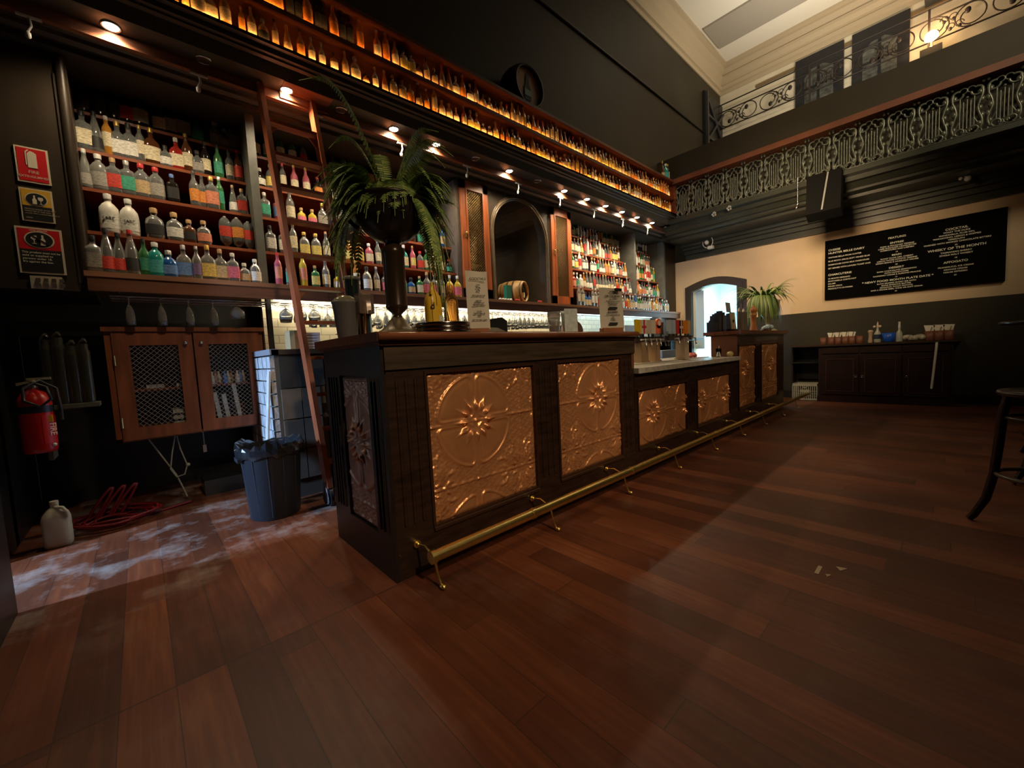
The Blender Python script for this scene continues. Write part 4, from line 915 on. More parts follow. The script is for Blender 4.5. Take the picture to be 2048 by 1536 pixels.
def panelled(t, x0, x1, ztop, panels, pz0, pz1, cz, name_w=DARKWOOD, frieze=None, YB_=YB_):
    """carcass front with openings for panels: list of (a,b,centre)"""
    c = MB(); c.box(x0, x1, YF+.03, YB_, 0.0, ztop); c.build('carcass', DARKWOOD, t)
    f = MB(); f.box(x0, x1, YF, YF+.032, .0, pz0-.012); 
    if frieze is None: f.box(x0, x1, YF, YF+.032, pz1+.012, ztop)
    xs = [x0]+[v for p in panels for v in (p[0]-.012, p[1]+.012)]+[x1]
    for i in range(0, len(xs), 2):
        f.box(xs[i], xs[i+1], YF, YF+.032, pz0-.012, pz1+.012)
        w = xs[i+1]-xs[i]
        if w > .12:    # fluted stiles
            k = 3 if w > .18 else 2
            for q in range(k):
                cx_ = xs[i]+w*(q+1)/(k+1); f.tube([(cx_, YF, pz0+.04), (cx_, YF, pz1-.02)], .009, 6)
    f.build('front_frame', DARKWOOD, t)
    for a, b, cu in panels:
        mo = MB()
        for (e0, e1, g0, g1) in ((a-.012, b+.012, pz1, pz1+.014), (a-.012, b+.012, pz0-.014, pz0), ): mo.box(e0, e1, YF-.008, YF+.02, g0, g1)
        mo.box(a-.014, a, YF-.008, YF+.02, pz0, pz1).box(b, b+.014, YF-.008, YF+.02, pz0, pz1)
        mo.prism([(YF-.012, pz0-.03), (YF-.012, pz0-.016), (YF+.004, pz0-.002), (YF+.004, pz0-.03)], 'x', a-.01, b+.01)
        mo.build('panel_moulding', mat('panel_moulding_wood', (.045, .020, .012), .3), t)
        copper_panel(t, a, b, pz0, pz1, cu, cz)
b1 = thing('bar_counter', (1.79, 2.0, 0), 'dark fluted timber bar with big pressed copper panels, nearest high section', 'bar counter')
panelled(b1, .78, 2.80, 1.072, [(.978, 1.686, 1.26), (1.905, 2.610, 2.335)], .205, .925, .665, frieze=1)
f = MB().box(.775, 2.80, YF-.012, YF+.03, .955, 1.072).build('frieze_board', FRIEZEWOOD, b1)
MB().box(.775, 2.80, YF, YF+.03, .937, .955).build('frieze_moulding', DARKWOOD, b1)
MB().box(2.765, 2.80, YF-.004, YB_, .84, 1.075).build('end_cheek', mat('brown_cheek', (.16, .06, .03), .4), b1)  # cheek in a lighter brown than the bar front
# end face with narrow copper panel
e = MB().box(.762, .78, YF, 1.815, .0, 1.072).box(.762, .78, 2.155, YB_, .0, 1.072).box(.762, .78, 1.815, 2.155, 0, .19).box(.762, .78, 1.815, 2.155, .93, 1.072)
for y in (1.70, 1.735, 1.77, 2.20, 2.235, 2.27, 2.31): e.tube([(.762, y, .22), (.762, y, .92)], .009, 6)
e.build('end_frame', mat('near_black_wood', (.018, .012, .010), .4, noise=.3), b1)
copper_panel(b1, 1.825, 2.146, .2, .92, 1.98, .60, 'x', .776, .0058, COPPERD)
mt = MB().box(.735, 2.80, 1.612, 2.42, 1.078, 1.118).tube([(.737, 1.614, 1.098), (2.80, 1.614, 1.098)], .019, 8).box(.75, 2.80, 1.63, 2.40, 1.062, 1.078)
mt.build('bar_top', TOPWOOD, b1)
b2 = thing('low_bar_counter', (3.92, 2.0, 0), 'lower middle section of the bar with pale stone top and two copper panels', 'bar counter')
panelled(b2, 2.805, 5.045, .795, [(2.85, 3.708, 3.095), (3.945, 4.800, 4.05)], .215, .658, .45)
MB().box(2.805, 5.03, 1.615, 2.40, .797, .838).build('stone_top', STONE, b2)
MB().box(2.83, 5.0, 1.95, 2.38, .838, .846).build('drip_tray', mat('drip_tray', (.62, .58, .46), .3, metal=.5), b2)
b3 = thing('far_bar_counter', (6.0, 2.0, 0), 'far high section of the bar with two narrow copper panels', 'bar counter')
panelled(b3, 5.05, 6.93, 1.085, [(5.08, 5.675, 5.31), (5.90, 6.625, 6.33)], .235, .962, .68, YB_=1.94)
MB().box(5.03, 5.05, YF, 1.94, .84, 1.085).build('end_cheek', mat('brown_cheek', (.16, .06, .03), .4), b3)
MB().box(5.01, 7.0, 1.612, 2.02, 1.092, 1.132).box(5.03, 6.97, 1.63, 2.0, 1.080, 1.092).build('bar_top', TOPWOOD, b3)
# brass foot rail
fr_ = thing('foot_rail', (4, 1.5, 0), 'long polished brass foot rail along the base of the bar', 'foot rail')
MB().cyl((.86, 1.50, .140), (7.7, 1.50, .140), .0255, n=20).build('rail_tube', BRASS, fr_)
cl = MB()
for x in (.862, 1.48, 2.47, 4.0, 5.5): cl.cyl((x-.012, 1.50, .140), (x+.012, 1.50, .140), .029, n=20)
cl.build('collar', BRASS, fr_)
for i in range(9):
    x = .868+.755*i
    if x < 6.9:
        k = MB().cyl((x, 1.655, .150), (x, 1.640, .150), .018, n=14).ball((x, 1.636, .150), .012, 10).tube([(x, 1.635, .150), (x+.004, 1.58, .158), (x+.006, 1.53, .138)], .0055, 8)
        k.build('wall_bracket', BRASS, fr_)
    k = MB().tube([(x+.006, 1.505, .115), (x+.010, 1.495, .06), (x+.012, 1.478, .02)], [.007, .005, .007], 8).ball((x+.014, 1.466, .012), .014, 10, sz=.8, sy=1.4)
    k.build('foot_bracket', BRASS, fr_)
# ---- beer taps on the low counter
def tower(t, x, y, w, h, m):
    MB().box(x-w/2, x+w/2, y-.05, y+.05, .846, .846+h).box(x-w/2-.01, x+w/2+.01, y-.06, y+.06, .846, .86).build('tower', m, t)
def handle(t, x, y, z, c, hh=.15, w=.042, m2=None):
    o = MB().box(x-w/2, x+w/2, y-.012, y+.012, z, z+hh).build('tap_handle', c, t)
    MB().cyl((x, y, z-.05), (x, y, z), .009, n=8).build('stem', BLACKPLASTIC, o)
    if m2:
        MB().box(x-w/2-.001, x+w/2+.001, y-.0135, y-.012, z+hh*.40, z+hh*.56).box(x-w*.16, x+w*.16, y-.014, y-.012, z, z+hh).build('emblem', m2, o)
    return o
def spout(t, x, y, z): MB().tube([(x, y-.05, z), (x, y-.10, z), (x, y-.11, z-.07)], .009, 8).build('spout', STEEL, t)
TC = lambda n, c: mat('tap_'+n, c, .4)
t1 = thing('beer_tap_tower', (3.45, 2.05, .846), 'wide tan beer tap tower with yellow, cross and orange handles, nearest the paper menu', 'beer tap')
tower(t1, 3.72, 2.12, .14, .20, mat('copper_tower', (.62, .42, .24), .3, metal=.5)); tower(t1, 3.98, 2.12, .11, .20, mat('copper_tower', (.62, .42, .24), .3, metal=.5))
MB().box(3.60, 4.18, 2.10, 2.16, 1.04, 1.10).build('manifold', mat('dark_manifold', (.07, .05, .04), .35, metal=.5), t1)
for x, c, m2 in ((3.645, TC('yellow', (.80, .52, .02)), None), (3.751, TC('white', (.75, .70, .62)), TC('red', (.6, .03, .03))), (3.86, TC('beige', (.62, .52, .40)), None), (3.945, TC('cream', (.70, .62, .50)), None)):
    handle(t1, x, 2.10, 1.13, c, .14, .085, m2); spout(t1, x, 2.12, 1.07)
o = MB().cyl((4.05, 2.085, 1.235), (4.05, 2.11, 1.235), .052, n=20).box(4.01, 4.09, 2.085, 2.11, 1.13, 1.22).build('tap_handle', TC('orange', (.85, .13, .02)), t1)
MB().cyl((4.05, 2.08, 1.24), (4.05, 2.086, 1.24), .028, n=16).build('emblem', TC('pale', (.8, .6, .5)), o); spout(t1, 4.05, 2.12, 1.07)
handle(t1, 4.157, 2.12, 1.12, TC('darkgreen', (.04, .03, .015)), .13, .07); spout(t1, 4.157, 2.14, 1.07)
t2 = thing('beer_tap_tower', (4.30, 1.95, .846), 'slim pale beer tap column with red, black and orange handles', 'beer tap')
tower(t2, 4.33, 1.97, .105, .22, mat('pale_tower', (.62, .50, .38), .35, metal=.3))
MB().box(4.0, 4.55, 1.95, 2.0, 1.05, 1.10).build('manifold', mat('dark_manifold', (.07, .05, .04), .35, metal=.5), t2)
for x, c, m2 in ((4.078, TC('bluewhite', (.42, .52, .62)), None), (4.168, TC('bluewhite', (.42, .52, .62)), None), (4.25, TC('red', (.6, .03, .03)), None), (4.34, TC('black', (.03, .02, .02)), TC('pale', (.8, .6, .5))), (4.45, TC('orange2', (.85, .25, .02)), None), (4.53, TC('tan', (.60, .42, .18)), None)):
    handle(t2, x, 1.99, 1.12, c, .145, .075, m2)
for x in (4.1, 4.3, 4.5): spout(t2, x, 2.0, 1.07)
# small things on the low counter
tw = MB()
for i in range(6): tw.ball((4.62+.03*i+.01*(i % 2), 2.0+.02*(i % 3), .87+.008*(i % 3)), .028, 7, sz=.8)
tag(tw.build('bar_towel', mat('red_white_towel', (.55, .14, .12), .8, noise=.6, nscale=60), loc=(4.68, 2.0, .846)), 'crumpled red and white bar towel on the low counter', 'towel')
t = thing('glass_tumbler', (4.88, 1.80, .838), 'clear tumbler with straws on the low counter by the far bar section', 'glass')
MB().lathe([(.028, 0), (.032, .10), (.030, .10), (.026, .006)], (4.88, 1.80, .838), 14).build('glass', CLEAR, t)
MB().tube([(4.88, 1.8, .845), (4.87, 1.79, .97)], .003, 5).tube([(4.885, 1.8, .845), (4.90, 1.80, .965)], .003, 5).build('straw', PAPER, t)
for i, (x, y) in enumerate(((4.93, 1.70), (4.985, 1.71))):
    o = MB().ball((x, y, .838+.030), .032, 12).build('lemon', mat('pale_ornament', (.62, .52, .26), .35, noise=.3, nscale=20), loc=(x, y, .838)); tag(o, ('left' if i == 0 else 'right')+' of two small pale round ornaments at the low counter end', 'ornament', 'round ornaments on the low counter')
# ================================================================== LADDER
lt = thing('library_ladder', (1.08, 2.93, 0), 'red-brown wooden rolling ladder leaning on the bottle shelves', 'ladder')
A0, A1 = Vector((.905, 2.945, .12)), Vector((.862, 3.60, 3.10))
def lad(z, x): t = (z-A0.z)/(A1.z-A0.z); p = A0.lerp(A1, t); return Vector((x+(A1.x-A0.x)*t, p.y, z))
ang = math.atan2(A1.y-A0.y, A1.z-A0.z)
for x in (.905, 1.275):
    p, q = lad(.12, x), lad(3.12, x); d = (q-p); L_ = d.length
    mb = MB(); c = (p+q)/2
    n = Vector((0, cos(ang), -sin(ang)))*.046; sx_ = Vector((.0165, 0, 0)); vs = []
    for e in (p, q):
        for a, b in ((-1, -1), (1, -1), (1, 1), (-1, 1)): vs.append(e+sx_*a+n*b)
    mb.add(vs, [(0, 1, 2, 3), (7, 6, 5, 4), (0, 4, 5, 1), (1, 5, 6, 2), (2, 6, 7, 3), (3, 7, 4, 0)])
    mb.build('stile', REDWOOD, lt)
rz = [.30, .53, .775, 1.04, 1.30, 1.56, 1.81, 2.07, 2.33, 2.58, 2.84]
for z in rz:
    c = lad(z, 1.09)
    MB().box(c.x-.175, c.x+.175, c.y-.040, c.y+.045, z-.012, z+.012).build('tread', mat('ladder_tread', (.34, .10, .045), .35, noise=.3, nscale=6, stretch=(.5, 4, 4)), lt)
g = MB()
for z in (2.82, 1.54):
    for s_, x in ((1, .918), (-1, 1.262)):
        c = lad(z, x); g.prism([(c.x, z-.012), (c.x+s_*.06, z-.012), (c.x, z-.085)], 'y', c.y-.008, c.y+.008)
g.build('corner_gusset', mat('gusset', (.40, .16, .09), .4), lt)
for x in (.905, 1.275):
    w = MB(); w.cyl((x-.010, 2.93, .065), (x+.010, 2.93, .065), .065, n=22).cyl((x-.014, 2.93, .065), (x+.014, 2.93, .065), .018, n=10)
    wo = w.build('wheel', BLACKPLASTIC, lt)
    h = MB()
    for xx in (x-.020, x+.016):
        h.prism([(2.885, .045), (2.905, .02), (2.94, .008), (3.00, .035), (2.985, .12), (2.965, .17), (2.935, .17), (2.90, .10)], 'x', xx, xx+.004)
    h.tube([(x-.022, 2.895, .03), (x-.022, 2.885, .07), (x-.022, 2.915, .115), (x-.022, 2.935, .17)], .004, 6).tube([(x-.022, 2.895, .03), (x-.022, 2.95, .010), (x-.022, 3.0, .035), (x-.022, 2.965, .17)], .004, 6)
    h.build('wheel_housing', mat('housing_grey', (.20, .22, .24), .3, metal=.6), lt)
    c = lad(3.10, x); MB().tube([(x-.04, c.y, 3.05), (x-.04, c.y+.02, 3.085), (x-.04, 3.63, 3.07)], .008, 6).build('top_hook', STEEL, lt)
# ================================================================== THINGS ON THE BAR TOP (z = 1.118)
ZT = 1.119
def fern_leaf(mb, base, dirh, L_, rise, droop, wid, rg, n=18):
    """one frond: arching rachis with paired leaflets"""
    d = Vector((cos(dirh), sin(dirh), 0)); side = Vector((-d.y, d.x, 0)); pts = []
    for i in range(n+1):
        t = i/n; out = L_*(t-.25*t*t*droop); z = rise*sin(min(1, t*1.3)*pi*.5)*L_*.9-droop*L_*t*t*1.05
        pts.append(Vector(base)+d*out*.85+Vector((0, 0, z))+side*(.04*L_*sin(t*3+rg.random()*.1)))
    mb.tube(pts, [.0022]*(n+1), 3)
    for i in range(1, n):
        t = i/n; w = wid*(sin(pi*min(1, t*1.08+.06)))**.7*(1-.35*t); tg = (pts[i+1]-pts[i-1]).normalized()
        s = tg.cross(Vector((0, 0, 1))); s = side if s.length < .1 else s.normalized(); nn = s.cross(tg)
        stp = (pts[i+1]-pts[i]).length
        for sg in (-1, 1):
            for hh in (0, .5):
                b = pts[i]+tg*stp*hh; tip = b+s*sg*w+tg*w*.35-Vector((0, 0, w*.18))-nn*w*.05; hw = stp*.21
                mb.add([b-tg*hw, b+tg*hw, b+(tip-b)*.6+tg*hw*.8, tip, b+(tip-b)*.6-tg*hw*.8], [(0, 1, 2, 3, 4)], rg.randrange(3), False)
FERN = [mat('fern_green', (.19, .28, .065), .5), mat('fern_mid_green', (.30, .38, .10), .5), mat('fern_dark_green', (.10, .18, .05), .5)]
fp = thing('potted_fern', (1.03, 2.0, ZT), 'big fern in a dark urn on a tall column at the near bar end', 'potted plant')
PX, PY = 1.035, 2.0
MB().lathe([(.135, 0), (.137, .006), (.120, .012), (.115, .022), (.085, .040), (.060, .062), (.045, .085), (.030, .100)], (PX, PY, ZT), 28).build('foot', mat('olive_bronze', (.12, .095, .055), .38, metal=.4, noise=.3, nscale=20), fp)
MB().lathe([(.030, .098), (.020, .115), (.055, .150), (.058, .158), (.056, .165), (.056, .42), (.060, .43), (.060, .455), (.045, .47), (.035, .485), (.06, .50)], (PX, PY, ZT), 24).build('column', mat('dark_bronze', (.040, .024, .014), .25, metal=.3), fp)
MB().lathe([(.03, .49), (.09, .505), (.140, .55), (.168, .60), (.178, .64), (.176, .67), (.186, .685), (.192, .692), (.186, .70), (.165, .69), (.12, .67)], (PX, PY, ZT), 30).build('urn', mat('black_urn', (.016, .013, .012), .3, metal=.2, noise=.4, nscale=12), fp)
hm = MB()
for a in (2.4, -.74): hm.tube([(PX+(.168+.05*sin(pi*j/8))*cos(a), PY+(.168+.05*sin(pi*j/8))*sin(a), ZT+.57+.12*j/8) for j in range(9)], .011, 7)
hm.build('handle', mat('dark_bronze', (.040, .024, .014), .25, metal=.3), fp)
rg = random.Random(21); fm = MB(); CAMA = -2.045
def away(a): return abs((a-CAMA+pi) % (2*pi)-pi)
for i in range(84):
    a = 2*pi*i/84*5.0+rg.uniform(-.25, .25); w_ = away(a)
    L_ = rg.uniform(.22, .36); dr = rg.uniform(.25, .75); ri = rg.uniform(.3, 1.0)
    if w_ < .85: L_ = rg.uniform(.15, .22); dr = rg.uniform(.7, 1.1)
    fern_leaf(fm, (PX+.07*cos(a), PY+.07*sin(a), ZT+.68), a, L_, ri, dr, .068, rg)
for i in range(70):
    s_ = 1 if i % 2 else -1; a = CAMA+s_*rg.uniform(.9, 1.9)
    fern_leaf(fm, (PX+.10*cos(a), PY+.10*sin(a), ZT+.69+rg.uniform(-.03, .05)), a, rg.uniform(.20, .35), rg.uniform(-.1, .8), rg.uniform(.2, .8), .070, rg)
for a, L_, ri, dr in ((2.75, .46, 1.45, .12), (2.5, .36, 1.2, .3), (-.9, .40, 1.0, .28), (-.7, .44, .95, .32), (-.3, .36, 1.2, .3), (1.2, .36, 1.2, .3), (-.75, .34, 1.3, .15)):
    fern_leaf(fm, (PX, PY, ZT+.69), a, L_, ri, dr, .056, rg, 22)
for i in range(26):
    a = -.70+rg.uniform(-.6, .9); L_ = rg.uniform(.22, .32)
    fern_leaf(fm, (PX+.13*cos(a), PY+.13*sin(a), ZT+.69), a, L_, .05, 1.2+rg.random()*.75, .050, rg, 24)
for i in range(14):
    a = 2.45+rg.uniform(-.7, .55); fern_leaf(fm, (PX+.12*cos(a), PY+.12*sin(a), ZT+.69), a, rg.uniform(.26, .36), .10, rg.uniform(.9, 1.4), .050, rg, 18)
fm.build('fronds', FERN, fp, fixn=False)
# grey bucket with lid and black cup
t = thing('ice_bucket', (.865, 2.22, ZT), 'tapered grey ice bucket with an olive lid at the near end of the bar', 'bucket')
MB().lathe([(.046, 0), (.050, .004), (.068, .190), (.072, .194), (.071, .202), (.060, .202)], (.845, 2.21, ZT), 26).build('pail', mat('grey_plastic', (.155, .155, .150), .42), t)
MB().lathe([(.062, .203), (.058, .215), (.030, .232), (.001, .236)], (.845, 2.21, ZT), 22).build('lid', mat('olive_dish', (.24, .22, .14), .2, metal=.2), t)
t = thing('cup_dispenser', (.90, 2.26, ZT), 'black cylinder with a grey rim standing behind the grey ice bucket', 'canister')
MB().cyl((.925, 2.30, ZT), (.925, 2.30, ZT+.345), .038, .040, 20).build('body', mat('blueblack_cylinder', (.012, .02, .022), .2), t)
MB().lathe([(.040, .335), (.046, .338), (.046, .352), (.038, .356), (.034, .35)], (.925, 2.30, ZT), 20).build('rim', mat('grey_rim', (.17, .17, .15), .4), t)
t = thing('straw_caddy', (.92, 2.08, ZT), 'clear caddy on a steel post with amber light through it, right of the grey bucket', 'caddy')
MB().cyl((.905, 2.14, ZT), (.905, 2.14, ZT+.20), .020, n=16).build('post', mat('copper_post', (.55, .30, .14), .2, metal=1), t)
MB().box(.875, .955, 2.10, 2.16, ZT+.13, ZT+.235).build('cup', mat('tinted_cup', (.55, .42, .36), .1, trans=.8), t)
MB().box(.935, .943, 2.12, 2.16, ZT, ZT+.15).build('support', mat('blue_support', (.30, .50, .62), .3), t)
# stacked steel trays with two bottles
for i in range(3):
    o = MB().lathe([(.001, .004), (.146, .004), (.150, 0), (.153, .002), (.154, .019), (.152, .021), (.149, .019), (.147, .008), (.001, .008)], (1.245, 1.90, ZT+.0215*i), 40).build('round_tray', mat('tray_steel', (.22, .20, .17), .18, metal=1.0), loc=(1.245, 1.90, ZT+.0215*i))
    tag(o, 'round dark steel tray in the stack under the yellow bottle, %s one' % ('bottom', 'middle', 'top')[i], 'tray', 'stack of steel trays')
zt = ZT+.0215*2+.009
t = thing('yellow_bottle', (1.245, 1.95, zt), 'opaque yellow bottle with a small printed label, standing on the steel trays', 'bottle')
MB().lathe([(.040, 0), (.046, .005), (.047, .02), (.047, .125), (.044, .150), (.030, .178), (.018, .192), (.0145, .205), (.0145, .235), (.001, .236)], (1.215, 1.93, zt), 22, p=2.6, sy=.8).build('glass', mat('yellow_ceramic', (.72, .44, .035), .35, noise=.06), t)
MB().box(1.225, 1.25, 1.891, 1.893, zt+.02, zt+.055).build('barcode_label', mat('pale_sticker', (.55, .62, .55), .6, noise=.4, nscale=160), t)
text('d', 'lettering', (1.188, 1.8905, zt+.09), .05, BLACKINK, t)
t = thing('amber_bottle', (1.33, 1.93, zt), 'clear-shouldered bottle of glowing amber spirit with orange cap, on the steel trays', 'bottle')
MB().lathe([(.030, 0), (.036, .004), (.037, .02), (.037, .128), (.033, .150), (.018, .180), (.013, .190), (.013, .200)], (1.325, 1.92, zt), 20, p=4, sy=.9).build('glass', mat('amber_clear', (.85, .38, .08), .04, trans=.9), t)
MB().lathe([(.017, .198), (.018, .20), (.018, .225), (.015, .228)], (1.325, 1.92, zt), 14).build('cap', mat('orange_cap', (.65, .22, .03), .35), t)
# paper menus on wooden blocks
def paper_menu(x, y, w, h, rot, lab, lines, curl=False):
    t = thing('paper_menu', (x, y, ZT), lab, 'menu'); c, s_ = cos(rot), sin(rot)
    def P(u, v, z): return (x+u*c-v*s_, y+u*s_+v*c, z)
    mb = MB(); z0 = ZT+.03; n = 8; vs = []
    for j in range(n+1):
        for i in range(7):
            u = -w/2+w*i/6; z = z0+h*j/n; v = .008*sin(i*.9+j*.5)*(j/n)+( .012*(j/n)**2)
            vs.append(P(u, v, z))
    k = len(vs); vs += [(a+.0012*s_, b+.0012*c, cz) for a, b, cz in vs]
    fs = [(j*7+i, j*7+i+1, (j+1)*7+i+1, (j+1)*7+i) for j in range(n) for i in range(6)]
    mb.add(vs, fs+[tuple(q+k for q in f)[::-1] for f in fs], 0, True); mb.build('sheet', mat('menu_paper', (.56, .52, .42), .8), t, fixn=False)
    MB().obox(P(0, .012, ZT+.018), (w*.42, .022, .018), rot).build('block', mat('menu_block', (.30, .12, .05), .4, noise=.3), t)
    items = []
    for st, f, sz in lines: 
        p = P(0, -.010, z0+h*f); items.append((st, p, sz*h, (pi/2, 0, rot), 'CENTER', 1.0))
    join_text(items, 'lettering', BLACKINK, t)
    return t, P
L1 = [('COCKTAILS', .84, .055), ('GIN', .74, .04), ('RUM', .69, .04), ('RYE', .64, .04), ('HOUSE SOUR', .56, .04), ('negroni', .48, .035), ('old fashioned', .44, .035), ('espresso martini', .40, .035), ('on tap', .30, .035), ('lager & pale ale', .26, .035), ('cider', .22, .035), ('ask our bar team', .15, .04)]
m1, P = paper_menu(1.475, 1.86, .135, .335, -.30, 'tall curled cream drinks menu standing on the bar beside the steel trays', L1)
L2 = [("WE'RE", .87, .075), ('ON THE MENU', .77, .072), ('NEW WINTER', .70, .035), ('TRY OUR SEASONAL COCKTAIL', .655, .032), ('AND SHARE PLATES', .61, .035), ('FROM 12 NOON', .565, .035), ('BOOKINGS', .385, .065), ('SCAN TO RESERVE YOUR TABLE', .325, .032), ('OPEN', .275, .03), ('TUESDAY', .235, .032), ('TO SUNDAY', .195, .032)]
m2, P = paper_menu(2.66, 1.74, .24, .305, -.22, 'white printed notice clipped to a wooden block at the step in the bar', L2)
k = MB()
for z in (.50, .12): a = P(0, -.012, ZT+.03+.305*z); k.obox((a[0], a[1], a[2]), (.042, .001, .009), -.22)
k.build('black_bar', BLACKINK, m2)
a = P(.055, -.012, ZT+.03+.29); MB().obox(a, (.032, .006, .010), -.22).build('clip', BLACKPLASTIC, m2)
t = thing('upright_card', (2.40, 1.95, ZT), 'narrow pale blue folded card standing on the bar left of the white notice', 'card')
MB().obox((2.39, 1.92, ZT+.095), (.055, .002, .095), -.35).build('front_leaf', mat('pale_blue_card', (.52, .58, .56), .5, noise=.2, nscale=30), t)
MB().obox((2.40, 1.955, ZT+.090), (.055, .002, .090), -.35, rx=-.18).build('back_leaf', mat('pale_blue_card', (.52, .58, .56), .5), t)
t = thing('pint_glass', (2.12, 1.86, ZT), 'ribbed beer glass one third full of amber drink on the bar', 'glass')
MB().lathe([(.034, 0), (.036, .004), (.037, .04), (.044, .10), (.045, .15), (.043, .15), (.042, .10), (.034, .04), (.033, .008)], (2.13, 1.86, ZT), 20).build('glass', mat('ribbed_glass', (.88, .90, .86), .05, trans=.85), t)
MB().lathe([(.031, .009), (.0335, .045), (.034, .055), (.001, .0551)], (2.13, 1.86, ZT), 20).build('drink', mat('amber_drink', (.80, .16, .02), .1, trans=.3), t)
t = thing('card_terminal', (1.78, 2.10, ZT), 'black wedge-shaped till screen seen from behind on the bar', 'till')
MB().prism([(1.66, ZT+.012), (1.93, ZT+.012), (1.93, ZT+.11), (1.88, ZT+.135), (1.66, ZT+.10)], 'y', 2.12, 2.22).build('screen', BLACKPLASTIC, t)
MB().prism([(1.60, ZT), (1.86, ZT), (1.72, ZT+.05), (1.60, ZT+.055)], 'y', 1.98, 2.11).build('stand', mat('olive_grey_tray', (.20, .20, .16), .4), t)
# ---- far end of the bar (z = 1.133)
ZE = 1.133
t = thing('spider_plant', (6.80, 1.82, ZE), 'strappy green spider plant trailing from a pale footed urn on the far bar end', 'potted plant')
MB().lathe([(.12, 0), (.12, .01), (.06, .05), (.03, .075), (.025, .11), (.03, .15), (.09, .25), (.14, .34), (.15, .42), (.16, .44), (.14, .44)], (6.80, 1.82, ZE), 24).build('urn', mat('pale_stone_urn', (.38, .33, .19), .5, noise=.3, nscale=14), t)
sp_m = MB(); rg = random.Random(4)
def strap(base, a, L_, rise, droop, w, mi):
    d = Vector((cos(a), sin(a), 0)); s = Vector((-d.y, d.x, 0)); n = 10; vs = []
    for i in range(n+1):
        u = i/n; p = Vector(base)+d*L_*u*(1-.3*u*droop)+Vector((0, 0, L_*(rise*u*(1-.3*u)-droop*u*u)))
        ww = w*(sin(pi*min(1, u*.9+.12)))**.6*(1-u*.5); vs += [p-s*ww, p+s*ww, p+Vector((0, 0, ww*.5))]
    for i in range(n):
        b = i*3; sp_m.add([vs[b], vs[b+2], vs[b+3], vs[b+5]], [(0, 1, 3, 2)], mi, True); sp_m.add([vs[b+2], vs[b+1], vs[b+5], vs[b+4]], [(0, 1, 3, 2)], mi, True)
for i in range(90):
    a = rg.uniform(0, 2*pi); strap((6.72+.08*cos(a), 1.86+.08*sin(a), ZE+.50), a, rg.uniform(.26, .46), rg.uniform(.4, 1.4), rg.uniform(.4, 1.0), .016, rg.randrange(3))
for i in range(130):
    a = rg.uniform(-pi, pi); strap((6.68+.24*cos(a), 1.84+.06*sin(a), ZE+.50), a, rg.uniform(.20, .27), .04, rg.uniform(1.2, 1.85), .018, rg.randrange(3))
sp_m.build('leaves', [mat('strap_green', (.13, .22, .05), .45), mat('strap_dark', (.07, .13, .035), .45), mat('strap_pale', (.26, .33, .11), .45)], t, fixn=False)
t = thing('pepper_mill', (6.10, 1.80, ZE), 'tall turned orange-brown pepper mill beside the spider plant', 'pepper mill')
MB().lathe([(.045, 0), (.045, .02), (.032, .10), (.030, .19), (.040, .21), (.040, .225), (.026, .24), (.044, .26), (.046, .29), (.036, .315), (.012, .325), (.014, .345), (.001, .35)], (6.10, 1.80, ZE), 18).build('body', mat('orange_turned_wood', (.50, .19, .06), .35, noise=.2), t)
for i, x in enumerate((5.74, 5.90)):
    t = thing('tap_font', (x, 1.85, ZE), ('left' if i == 0 else 'right')+' of two hooked pale metal holders on the far bar end', 'holder', 'hooked holders on the far bar end')
    MB().cyl((x, 1.85, ZE), (x, 1.85, ZE+.25), .035, n=14).build('stem', mat('grey_brown_metal', (.25, .20, .16), .35, metal=.4), t)
    MB().tube([(x+.05*cos(pi*j/8), 1.85, ZE+.25+.05*sin(pi*j/8)) for j in range(9)], .010, 6).build('hook', mat('pale_metal', (.50, .46, .38), .3, metal=.6), t)
for i, (x, w_, h) in enumerate(((5.06, .06, .12), (5.16, .07, .20), (5.30, .05, .24), (5.62, .04, .22))):
    o = MB().box(x, x+w_*1.4, 1.90, 2.0, ZE, ZE+h).box(x+.01, x+w_, 1.92, 1.98, ZE+h, ZE+h+.02).build('card_box', mat('navy_box', (.018, .02, .035), .4), loc=(x, 1.95, ZE)); tag(o, 'dark navy box behind the pale card on the far bar end, %s from the left' % ordinal(i+1), 'box', 'dark boxes on the far bar end')
t = thing('table_card', (5.45, 1.85, ZE), 'cream card with a small emblem leaning in a stand on the far bar end', 'card')
MB().obox((5.46, 1.84, ZE+.13), (.085, .003, .11), 0, 0, -.1).build('card', mat('tan_card_face', (.52, .42, .26), .6), t)
MB().obox((5.42, 1.88, ZE+.30), (.07, .003, .06), 0, 0, -.1).build('back_card', mat('grey_card', (.35, .34, .32), .6), t)
MB().ball((5.46, 1.832, ZE+.13), .022, 8, sy=.2).build('emblem', BLACKINK, t)
MB().box(5.38, 5.54, 1.81, 1.89, ZE, ZE+.03).build('foot', BLACKPLASTIC, t)
t = MB()
rg = random.Random(9)
for i in range(14): t.ball((6.30+.018*i, 1.70+.02*(i % 3), ZE+.03+.03*rg.random()), .035, 7, sz=.9)
tag(t.build('wrapped_parcel', mat('blue_white_wrap', (.42, .54, .70), .5, noise=.7, nscale=40), loc=(6.52, 1.74, ZE)), 'crumpled blue and white bundle before the spider plant', 'bundle')

